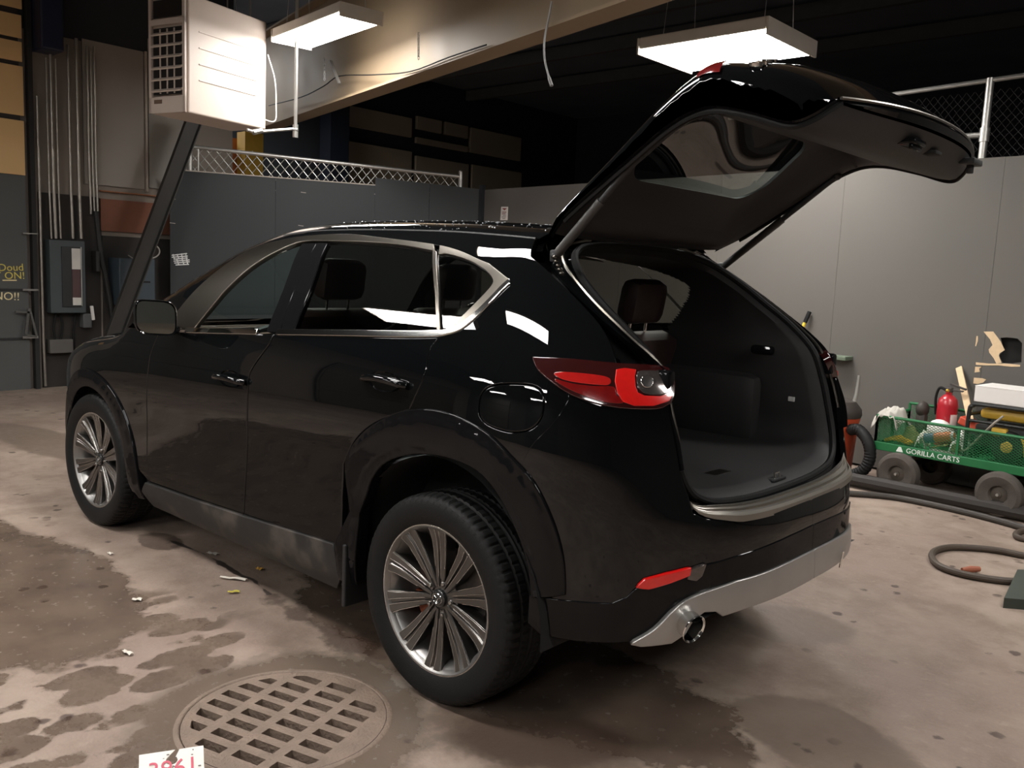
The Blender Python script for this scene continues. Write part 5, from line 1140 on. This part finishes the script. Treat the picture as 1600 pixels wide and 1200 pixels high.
m=MB(); E_=on(452,200,0,XP); m.tube(cr([V(XP,A[1],B[2]+.06),(V(XP,A[1],B[2]+.06)+C_)/2,C_,D_],4),.014,8); m.mk('branch_pipe',GALV,gp,True)
m=MB(); m.tube([C_+V(0,.03,-.01),C_-V(0,.06,-.02)],.024,8); m.mk('union_fitting',GALV,gp,True)
# chains, wire and bracket on the girder
for k,(p,q) in enumerate((((507,92),(507,125)),((654,52),(654,92)))):
    A=onplane(*p,g0+gs*.06,gs); B=onplane(*q,g0+gs*.06,gs); m=MB(); n=9
    for i in range(n):
        c=A+(B-A)*(i+.5)/n; u=V(1,0,0) if i%2 else V(0,1,0); m.tube([c+u*.010*math.cos(t)+V(0,0,1)*.020*math.sin(t) for t in np.linspace(0,2*math.pi,10,endpoint=False)],.0035,4,closed=True)
    tag(m.mk('chain',GALV,None),('short chain hanging below the strip light by the gas pipe','short chain hanging midway along the girder')[k],'chain')
m=MB(); W_=[onplane(*p,g0+gs*.02,gs) for p in ((420,165),(470,152),(505,135),(530,119),(580,117),(640,112),(700,90),(760,70))]; m.tube(cr(W_,4),.006,6); tag(m.mk('girder_wire',RUBB,None,True),'dark wire stapled along the girder web','wire')
m=MB(); A=onplane(517,95,g0+gs*.1,gs);B=onplane(530,130,g0+gs*.1,gs); m.bar(A,B,.03,.01); tag(m.mk('flat_bracket',GALV),'bent flat steel strap hanging off the girder','bracket')
m=MB(); A_=[onplane(*p,g0+gs*.012,gs) for p in ((862,2),(858,25),(851,60),(851,92),(857,118),(862,134))]; m.tube(cr(A_,4),[.007]*17+[.012]*4,6); tag(m.mk('hanging_cord',M('grey_cord','#8b8a88',.5),None,True),'loose grey cord dangling below the girder','cord')
# ---- fence on top of the right wall
fr=thing('pipe_fence',tuple(wr(.2,2.44,-.10)),'galvanised pipe fence with chain link on top of the right wall','fence')
def wpd(p,d): 
    h=onplane(p[0],p[1],W0+WN*d,WN); return h
dF=-.12; t0=wpd((1548,122),dF); t1=wpd((1530,246),dF); a=wpd((1440,141),dF); b_=wpd((1640,112),dF); dirr=unit((b_-a))
m=MB(); m.tube([a-dirr*(-3.0) if False else a+(a-b_)*2.0,b_+dirr*1.2],.018,10); m.mk('top_rail',GALV,fr,True)
m=MB(); m.tube([V(t0[0],t0[1],t0[2]),V(t0[0],t0[1],2.2)],.028,12); m.mk('post',GALV,fr,True)
c=wpd((1538,211),dF); m=MB(); m.tube([V(t0[0],t0[1],c[2]-.05),V(t0[0],t0[1],c[2]+.05)],.036,12); m.tube([c,wpd((1508,213),dF)],.022,10); m.mk('clamp',GALV,fr,True)
m=MB(); s0=-.8; 
for k in range(64):
    for drr in (1,-1):
        pts=[]
        for j in range(0,11):
            s=s0+k*.06+drr*j*.05; z=2.42+j*.058; 
            if -.8<=s<=1.6 and z<2.98: pts.append(wr(s,z,dF+.006*(-1)**j*drr))
        if len(pts)>1: m.tube(pts,.0018,4,caps=False)
m.mk('chain_link_mesh',kind='stuff',mat=M('dark_wire','#3a3a3a',.5,metal=.6),parent=fr)
# ================================================================ THINGS ON THE FLOOR
# ---- green mesh cart
CU=unit(V(-.992,.11,0)); CVv=unit(V(CU[1],-CU[0],0)); CVv=CVv if CVv[1]<0 else -CVv
c0=V(.150,-3.66,0)          # front left corner on the floor; u runs right in view, v runs to the wall
def cp(u,v,z): return c0+CU*u+CVv*v+V(0,0,z)
cax=(CU,CVv,V(0,0,1)); CL,CW=1.15,.52
GREEN=M('green_powder_coat','#1f6a3c',.45,ns=8,na=.15)
ct=thing('garden_cart',tuple(cp(CL/2,CW/2,0)),'green steel mesh garden cart loaded with clutter against the wall','cart')
m=MB(); m.box(cp(CL/2,CW/2,.315),(CL,CW,.02),cax); tray=m.mk('deck',GREEN,ct)
def railbox(name,a,b,w,h): m=MB(); m.bar(a,b,w,h,bev=.004); return m.mk(name,GREEN,ct)
fr1=railbox('frame_rail',cp(0,0,.325),cp(CL,0,.325),.025,.06); railbox('frame_rail',cp(0,CW,.325),cp(CL,CW,.325),.025,.06); railbox('frame_rail',cp(0,0,.325),cp(0,CW,.325),.025,.06); railbox('frame_rail',cp(CL,0,.325),cp(CL,CW,.325),.025,.06)
def mesh_side(A,B,z0,z1,name='mesh_side'):
    L=np.linalg.norm(B-A); u=unit(B-A); m=MB(); n=int(L/.028); h=z1-z0
    for k in range(-12,n+12):
        for dr in (1,-1):
            s0_=k*.028; 
            pts=[]
            for z in np.linspace(0,h,9):
                s=s0_+dr*z*1.55
                if 0<=s<=L: pts.append(A+u*s+V(0,0,z0+z))
            if len(pts)>1: m.bar(pts[0],pts[-1],.003,.003)
    sd=m.mk(name,GREEN,ct,kind='stuff')
    m=MB(); m.tube([A+V(0,0,z1),B+V(0,0,z1)],.011,8); m.mk('top_rail',GREEN,ct,True)
    for s in np.linspace(0,L,3): m=MB(); m.bar(A+u*s+V(0,0,z0),A+u*s+V(0,0,z1),.016,.016); m.mk('side_post',GREEN,ct)
mesh_side(cp(0,0,0),cp(CL,0,0),.355,.545); mesh_side(cp(0,CW,0),cp(CL,CW,0),.355,.60); mesh_side(cp(0,0,0),cp(0,CW,0),.355,.545); mesh_side(cp(CL,0,0),cp(CL,CW,0),.355,.545)
WT=M('white_print','#e6ebe4',.6)
t=text('cart_lettering','GORILLA CARTS',.050,cp(.42,-.014,.325),CU,V(0,0,1),WT,fr1); 
m=MB(); m.prism([(-.025,-.016),(.025,-.016),(.008,.02),(-.008,.02)],cp(.19,-.0145,.325),CU,V(0,0,1),.002) if np.cross(CU,V(0,0,1))@CVv<0 else m.prism([(-.025,-.016),(.025,-.016),(.008,.02),(-.008,.02)],cp(.19,-.0145,.325),CU,V(0,0,1),.002); m.mk('cart_logo',WT,fr1)
TYRE=M('dusty_cart_tyre','#4b443e',.8,ns=18,na=.3,bump=.2)
for u,v in ((.20,-.02),(.88,-.02),(.20,CW+.02),(.88,CW+.02)):
    c=cp(u,v,.152); ay=-CVv if v<.2 else CVv
    m=MB(); m.lathe([(.06,.035),(.085,.045),(.12,.05),(.143,.038),(.152,.015),(.152,-.015),(.143,-.038),(.12,-.05),(.085,-.045),(.06,-.035)],c,ay,36); w=m.mk('cart_wheel',TYRE,ct,True)
    m=MB(); m.lathe([(.0,.032),(.018,.032),(.02,.02),(.055,.012),(.065,.035),(.075,.04)],c,ay,28); m.mk('wheel_rim',M('dusty_rim','#5a524a',.6,metal=.3,ns=12,na=.3),w,True); m=MB(); m.lathe([(0,.05),(.009,.05),(.009,.02)],c,ay,12); m.mk('axle_nut',GALV,w,True)
m=MB(); m.bar(cp(.2,0,.20),cp(.2,CW,.20),.03); m.bar(cp(.88,0,.20),cp(.88,CW,.20),.03)
for u in (.2,.88):
    for v in (.08,CW-.08): m.bar(cp(u,v,.20),cp(u,v,.31),.03)
m.mk('axle',DARKV,ct)
# contents of the cart
def crumple(c,sz,amp,mat,name,label,cat,seed=0,n=18,group=None):
    rnd=np.random.RandomState(seed); G=[]; ph=rnd.rand(6,4)*6.28
    for i in range(n+1):
        row=[]
        for j in range(n+1):
            u=i/n-.5;v=j/n-.5; d=sum(math.sin(ph[k][0]+u*(5+3*k)*math.cos(ph[k][1])*2+v*(5+3*k)*math.sin(ph[k][1])*2)/(1+.5*k) for k in range(6))
            z=amp*d/2.2+sz[2]*(1-(2*abs(u))**2.2*.9-(2*abs(v))**2.2*.6)
            row.append(np.asarray(c)+CU*u*sz[0]*(1+.05*math.sin(9*v+ph[0][2]))+CVv*v*sz[1]*(1+.05*math.sin(8*u))+V(0,0,z))
        G.append(row)
    m=MB(); m.grid(G); o=m.mk(name,mat,None,True,sharp=None); o.modifiers.new('thickness','SOLIDIFY').thickness=.004
    return tag(o,label,cat,group)
crumple(cp(.06,.11,.50),(.19,.26,.09),.04,M('grey_rag','#b6b1a8',.9,ns=10,na=.15),'rag','crumpled grey white rag draped over the cart corner','rag',3)
crumple(cp(.18,.17,.36),(.12,.10,.10),.03,M('olive_rag','#6d6a3e',.9,ns=10,na=.25),'rag','olive green rag behind the cart mesh','rag',5)
crumple(cp(.295,.115,.37),(.07,.09,.09),.03,M('white_rag','#ccc8be',.9,ns=10,na=.1),'rag','white rag bundled behind the cart mesh','rag',8)
crumple(cp(.52,.22,.36),(.12,.16,.12),.03,M('white_bag','#d7d4ce',.6,ns=10,na=.08),'plastic_bag','crumpled white plastic bag beside the generator','bag',11)
gl=M('yellow_knit','#c99a24',.85,ns=40,na=.25)
m=MB(); 
for k in range(7): m.tube(cr([cp(.05+.0*k,.05+.02*k,.365),cp(.11,.04+.022*k,.385+.004*(k%2)),cp(.17,.05+.02*k,.38),cp(.22,.06+.02*k,.365)],4),.014,8)
tag(m.mk('yellow_strap',gl,None,True),'bundle of yellow strap lying in the cart','strap')
# spray tube lying
def cyl(name,a,b,r,mat,label,cat,parts=()):
    m=MB(); d=unit(np.asarray(b)-a); L=np.linalg.norm(np.asarray(b)-a); m.lathe([(0,0),(r*.9,0),(r,.006),(r,L-.02),(r*.75,L-.006),(r*.3,L),(0,L)],a,d,20); o=tag(m.mk(name,mat,None,True),label,cat)
    for nm,f0,f1,k,mt_ in parts: m=MB(); m.lathe([(r*k,L*f0),(r*k,L*f1)],a,d,20); m.mk(nm,mt_,o,True)
    return o
cyl('sealant_tube',cp(.33,.05,.425),cp(.53,.06,.475),.034,M('tube_orange','#c2683a',.5,ns=30,na=.2),'orange and blue sealant tube leaning in the cart','tube',(('tube_label',.02,.35,1.012,M('tube_blue','#49607e',.5,ns=30,na=.4)),('tube_cap',.9,1.0,1.015,M('tube_grey','#b9b6b0',.5))))
tag(MB().box(cp(.48,.055,.345),(.20,.08,.02),(unit(CU+V(0,0,-.05)),CVv,V(0,0,1)),.004).mk('paper_box',WHITE),'flat white paper packet on the cart deck','packet')
tag(MB().box(cp(.40,.14,.372),(.10,.06,.010),(unit(CU+V(0,0,.35)),CVv,unit(V(0,0,1)-.35*CU)),.003).mk('metal_bracket',M('brass_tan','#9b8557',.4,metal=.5)),'tan metal plate lying below the sealant tube','plate')
tag(MB().box(cp(.54,.07,.39),(.06,.06,.06),cax,.02).mk('pale_green_block',M('pale_green','#8f9464',.8)),'pale green sponge block in the cart','sponge')
m=MB(); m.ball(cp(.335,.27,.47),(.085,.07,.075),18,10,cax); tag(m.mk('white_helmet',WHITE,None,True),'rounded white cap lying among the clutter','cap')
tag(MB().box(cp(.50,.41,.530),(.15,.12,.06),(unit(CU+V(0,0,-.30)),CVv,unit(V(0,0,1)+.3*CU)),.012).mk('orange_case',M('orange_plastic','#d4553a',.5,ns=9,na=.15)),'tilted orange red plastic case in the cart','case')
m=MB(); m.box(cp(.50,.40,.465),(.17,.16,.02),cax,.004); m.box(cp(.50,.40,.40),(.15,.14,.13),cax,.01); tag(m.mk('black_bin',PLAST),'black storage bin inside the cart','bin')
m=MB(); m.ball(cp(.14,.42,.58),(.045,.06,.06),14,10,cax); m.box(cp(.14,.42,.47),(.08,.08,.18),cax,.03); tag(m.mk('tool_grip',M('brown_black','#3a332e',.6),None,True),'rounded dark brown tool grip standing in the cart','tool')
# fire extinguisher
fe=thing('fire_extinguisher',tuple(cp(.33,CW+.02,.36)),'red fire extinguisher with black hose standing behind the cart','fire extinguisher'); FR=M('extinguisher_red','#b0202c',.35,coat=.4,ns=10,na=.1)
fb_=cp(.315,CW-.095,.335); m=MB(); m.lathe([(0,0),(.065,0),(.07,.01),(.07,.30),(.062,.345),(.035,.375),(.022,.38),(.022,.40)],fb_,(0,0,1),28); m.mk('cylinder',FR,fe,True)
m=MB(); m.box(fb_+V(0,0,.415),(.05,.035,.04),cax,.008); m.box(fb_+CU*.06+V(0,0,.445),(.12,.025,.014),(unit(CU+V(0,0,-.25)),CVv,unit(V(0,0,1)+.25*CU)),.004); m.box(fb_+CU*.05+V(0,0,.415),(.10,.025,.012),cax,.004); m.mk('valve_handle',M('valve_grey','#4f4a48',.5,metal=.5),fe)
m=MB(); m.tube(cr([fb_+V(0,0,.41)-CU*.02,fb_-CU*.07+V(0,0,.42),fb_-CU*.09+V(0,0,.34),fb_-CU*.078+V(0,0,.22)],5),.010,8); m.mk('hose',RUBB,fe,True)
m=MB(); m.lathe([(.0712,.10),(.0712,.24)],fb_,(0,0,1),28,a0=2.2,a1=4.2); m.mk('label',WHITE,fe,True); m=MB(); m.ball(fb_+V(0,0,.41)-CVv*.03,.014,10,8); m.mk('gauge',M('brass','#c9a24a',.3,metal=.8),fe,True)
# generator
ge=thing('generator',tuple(cp(.88,.26,.33)),'portable generator with black tube frame and yellow tank in the cart','generator'); GF=M('generator_frame','#1c1c1c',.45); GY=M('generator_yellow','#c8a23a',.45,ns=10,na=.12)
u0,u1,v0,v1=.60,1.10,.07,.45
m=MB()
for v in (v0,v1): m.tube(cr([cp(u0,v,.34),cp(u0,v,.66),cp(u0+.02,v,.70),cp(u0+.06,v,.715),cp(u1-.06,v,.715),cp(u1-.02,v,.70),cp(u1,v,.66),cp(u1,v,.34)],4),.014,8)
for u in (u0,u1): m.tube([cp(u,v0,.64),cp(u,v1,.64)],.014,8)
m.tube([cp(u0,v0,.60),cp(u1,v0,.60)],.010,8)
m.mk('tube_frame',GF,ge,True)
m=MB(); m.box(cp(.83,.26,.655),(.36,.30,.075),cax,.03); m.mk('fuel_tank',GY,ge,True)
m=MB(); m.box(cp(.83,.26,.50),(.40,.30,.16),cax,.02); m.mk('engine_block',M('engine_dark','#262422',.6,ns=12,na=.4),ge)
m=MB(); m.lathe([(0,.02),(.05,.02),(.10,.015),(.105,.0),(.105,-.10)],cp(.86,.085,.455),-CVv,32); m.mk('recoil_cover',M('recoil_black','#1d1d1d',.5),ge,True)
m=MB(); m.lathe([(0,.006),(.036,.006),(.038,0)],cp(.86,.062,.455),-CVv,24); m.mk('recoil_badge',M('badge_gold','#b99a45',.5,ns=40,na=.3),ge,True)
m=MB(); m.box(cp(.80,.09,.545),(.10,.05,.06),cax,.015); m.box(cp(.97,.09,.47),(.05,.04,.14),(unit(CU+V(0,0,.3)),CVv,unit(V(0,0,1)-.3*CU)),.015); m.mk('yellow_cover',GY,ge,True)
m=MB(); m.tube(cr([cp(.83,.03,.665),cp(.78,-.0,.60),cp(.70,.03,.50),cp(.62,.05,.40),cp(.58,.06,.38)],5),.008,8); m.mk('strap',M('grey_strap','#8d8578',.6),ge,True)
# white box on the generator
wbx=thing('cardboard_box',tuple(cp(.85,.22,.73)),'flat white cardboard box lying on top of the generator','box'); ca=math.radians(-2); m=MB(); m.box(cp(.84,.22,.785),(.44,.30,.105),cax,.004); m.mk('carton',WHITE,wbx); m=MB(); m.box(cp(.84,.22,.840),(.442,.302,.006),cax,.002); m.mk('lid_flap',WHITE,wbx)
# stick leaning behind box
m=MB(); a=wr(*wpx((1515,600)),.12); b_=wr(*wpx((1500,574)),.02); dd_=unit(a-b_); m.bar(b_,a+dd_*.35,.045,.012,up=(0,1,0)); tag(m.mk('wood_slat',BARE),'pale broken wood slat leaning on the wall behind the white box','wood')
# grey jug at picture edge
m=MB(); m.box(cp(1.21,.10,.09),(.09,.12,.16),cax,.03); m.lathe([(.03,0),(.028,.04),(0,.04)],cp(1.21,.10,.17),(0,0,1),16); tag(m.mk('grey_jug',M('pale_jug','#8b8880',.6),None,True),'pale grey plastic jug at the end of the cart','jug')
# ---- orange shop vacuum with fat black hose
vc=thing('shop_vacuum',(.53,-3.80,0),'orange canister shop vacuum with thick black hose','vacuum cleaner'); VO=M('vac_orange','#b8492a',.5,ns=9,na=.2)
b0=V(.53,-3.80,0); m=MB(); m.lathe([(0,.06),(.15,.06),(.165,.08),(.185,.42),(.195,.46),(.195,.48)],b0,(0,0,1),36); m.mk('canister',VO,vc,True)
m=MB(); m.lathe([(.20,.48),(.205,.50),(.20,.54),(.15,.60),(.06,.62),(0,.62)],b0,(0,0,1),36); m.mk('lid',M('vac_lid','#3a332f',.6),vc,True)
m=MB(); m.lathe([(0,0),(.17,0),(.18,.03),(.17,.06),(0,.06)],b0,(0,0,1),28); m.mk('base',PLAST,vc,True)
hp=cr([b0+V(-.17,.09,.40),b0+V(-.25,.12,.41),b0+V(-.34,.17,.34),b0+V(-.37,.19,.23),b0+V(-.33,.20,.13),b0+V(-.22,.20,.07),b0+V(-.05,.24,.055),b0+V(.2,.22,.05)],10)
rr=[.040+.004*(i%2) for i in range(len(hp))]; m=MB(); m.tube(hp,rr,14); m.mk('hose',RUBB,vc,True)
m=MB(); m.tube([b0+V(-.13,-.03,.55),b0+V(-.14,-.05,.66),b0+V(-.145,-.06,.80)],[.016,.013,.011],10); m.mk('metal_wand',GALV,vc,True)
# broom handle and small shelf bracket by the wall
bh=thing('broom_handle',(1.1,-4.1,0),'yellow broom handle with black grip leaning on the wall','broom'); tp=wr(*wpx((1268,487)),.03); mid_=wr(*wpx((1256,530)),.10); d_=unit(mid_-tp); L_=tp[2]/-d_[2]
m=MB(); m.tube([tp+d_*.09,tp+d_*(L_-.02)],.015,10); m.mk('handle',M('yellow_handle','#d2b63a',.5),bh,True); m=MB(); m.tube([tp,tp+d_*.10],.018,10); m.mk('grip',RUBB,bh,True)
m=MB(); q0=wr(*wpx((1300,556)),0); q1=wr(*wpx((1327,560)),0); m.box((q0+q1)/2+WN*.06,(.22,.12,.035),(WU,WN,V(0,0,1)),.006); tag(m.mk('wall_bracket',M('pale_green_metal','#6d7a68',.5,metal=.3)),'pale green metal bracket on the wall behind the car','bracket')
# ---- pipe along the wall base, air hose and cables
m=MB(); m.tube([on(1300,742,2,.06),on(1440,770,2,.06),on(1620,806,2,.06)],.05,10); tag(m.mk('floor_pipe',M('dark_floor_pipe','#2c2622',.7),None,True),'thick dark pipe lying along the floor under the cart','pipe')
m=MB(); H_=[on(*p,2,.022) for p in ((1290,768),(1330,771),(1390,776),(1450,787),(1520,803),(1580,819),(1640,838))]; m.tube(cr(H_,6),.021,10); tag(m.mk('air_hose',M('hose_dark','#3a342f',.6),None,True),'dark rubber hose running along the floor below the cart','hose')
m=MB(); H_=[on(*p,2,.020) for p in ((1640,872),(1600,868),(1560,860),(1520,856),(1485,855),(1462,860),(1456,870),(1466,883),(1490,893),(1530,902),(1580,908),(1650,908))]; m.tube(cr(H_,6),.018,10); tag(m.mk('air_hose',M('hose_brown','#4a3f36',.6),None,True),'brown rubber hose looped on the open concrete','hose')
m=MB(); H_=[on(*p,2,.020) for p in ((1640,846),(1605,843),(1588,838),(1592,831),(1620,827))]; m.tube(cr(H_,6),.018,10); tag(m.mk('air_hose',M('hose_brown','#4a3f36',.6),None,True),'short end of brown hose curling in beside the looped hose','hose')
m=MB(); A=on(1503,890,2,.02);B=on(1530,889,2,.02); m.tube([A,(A+B)/2,B],[.010,.018,.014],10); tag(m.mk('hose_fitting',M('rust_fitting','#9a5a42',.6),None,True),'small rusty red hose fitting on the concrete','fitting')
m=MB(); Q=[on(*p,2,0) for p in ((1567,950),(1588,904),(1680,908),(1680,960))]; n=V(0,0,.02); m.add([q for q in Q]+[q+V(0,0,.05) for q in Q],[(3,2,1,0),(4,5,6,7),(0,1,5,4),(1,2,6,5),(2,3,7,6),(3,0,4,7)]); tag(m.mk('floor_mat_block',M('green_black_block','#3a4038',.7)),'dark green block lying on the floor beside the hose','block')
# ---- numbered tag card at the front
tgc=[on(*p,2,z) for p,z in (((222,1204),.03),((326,1206),.03),((329,1163),.075),((229,1178),.075))]
kd=thing('tag_card',tuple(tgc[0]*V(1,1,0)),'white tag card with pink numbers propped on the floor by the drain','card'); CARD=M('white_card','#e7e2da',.6,ns=25,na=.08)
uu=unit(tgc[2]-tgc[3]); low=on(216,1250,2,.004); lo2=on(322,1252,2,.004); up_=unit((tgc[3]-low)-uu*((tgc[3]-low)@uu)); wv_=float((tgc[2]-tgc[3])@uu); hv_=float((tgc[3]-low)@up_)
def k2(x,y): return (x,y)
outl=[(0,0),(wv_,0),(wv_,hv_)]; gx=wv_*.60; outl+=[(gx+.004,hv_),(wv_*.56,hv_-.022)]
outl+=[(wv_*.50+.016*math.cos(a),hv_-.030+.013*math.sin(a)) for a in np.linspace(.2,-3.9,14)]
outl+=[(gx-.008,hv_),(0,hv_)]
m=MB(); m.prism(outl,low,uu,up_,.002); m.mk('card_sheet',CARD,kd)
nn=unit(np.cross(uu,up_)); text('card_number','3961',.068,low+uu*wv_*.52+up_*(hv_-.056)+nn*.0015,uu,up_,M('pink_ink','#c9586a',.6,ns=60,na=.15),kd,ext=.0005)
m=MB(); rs=np.random.RandomState(4)
for k in range(26):
    a=rs.rand(2)*V(wv_*.92,hv_*.9)+V(wv_*.04,hv_*.05); m.box(low+uu*a[0]+up_*a[1]+nn*.001,(.002+.006*rs.rand(),.0015+.002*rs.rand(),.0008),(uu,up_,nn))
m.mk('ink_fleck',M('dark_fleck','#4c4440',.7),kd)
# ---- litter
def scrap(p,sz,mat,label,rz=0,cat='litter'):
    c=on(p[0],p[1],2,.004); u=V(math.cos(rz),math.sin(rz),0); v=V(-u[1],u[0],0); G=[[c+u*sz[0]*(a-.5)+v*sz[1]*(b-.5)*(1-.4*a)+V(0,0,.002+.006*abs(math.sin(5*a+3*b))) for b in np.linspace(0,1,4)] for a in np.linspace(0,1,6)]
    m=MB(); m.grid(G); o=m.mk('paper_scrap',mat,None); o.modifiers.new('thickness','SOLIDIFY').thickness=.001; return tag(o,label,cat)
PW_=M('dirty_white_paper','#cfc8be',.8,ns=30,na=.2); PY=M('yellow_paper','#d0c455',.7); 
scrap((364,905),(.13,.025),PW_,'long dirty white paper sliver on the wet floor beside the sill',.6); scrap((365,926),(.05,.025),PY,'small yellow green scrap on the floor beside the sill',1.1); scrap((405,890),(.035,.03),M('amber_bit','#b98f3c',.5),'small amber coloured chip on the floor beside the door',.3)
scrap((214,938),(.04,.03),PW_,'little white paper bit on the dark wet patch',.9); scrap((199,1021),(.05,.02),PW_,'torn white paper bit between the puddles',.2); scrap((172,866),(.035,.02),PW_,'tiny white scrap on the pale concrete by the front tyre',.1); scrap((332,866),(.06,.03),M('clear_wrapper','#a9a49c',.3),'shiny clear wrapper on the floor crack beside the car',.4)
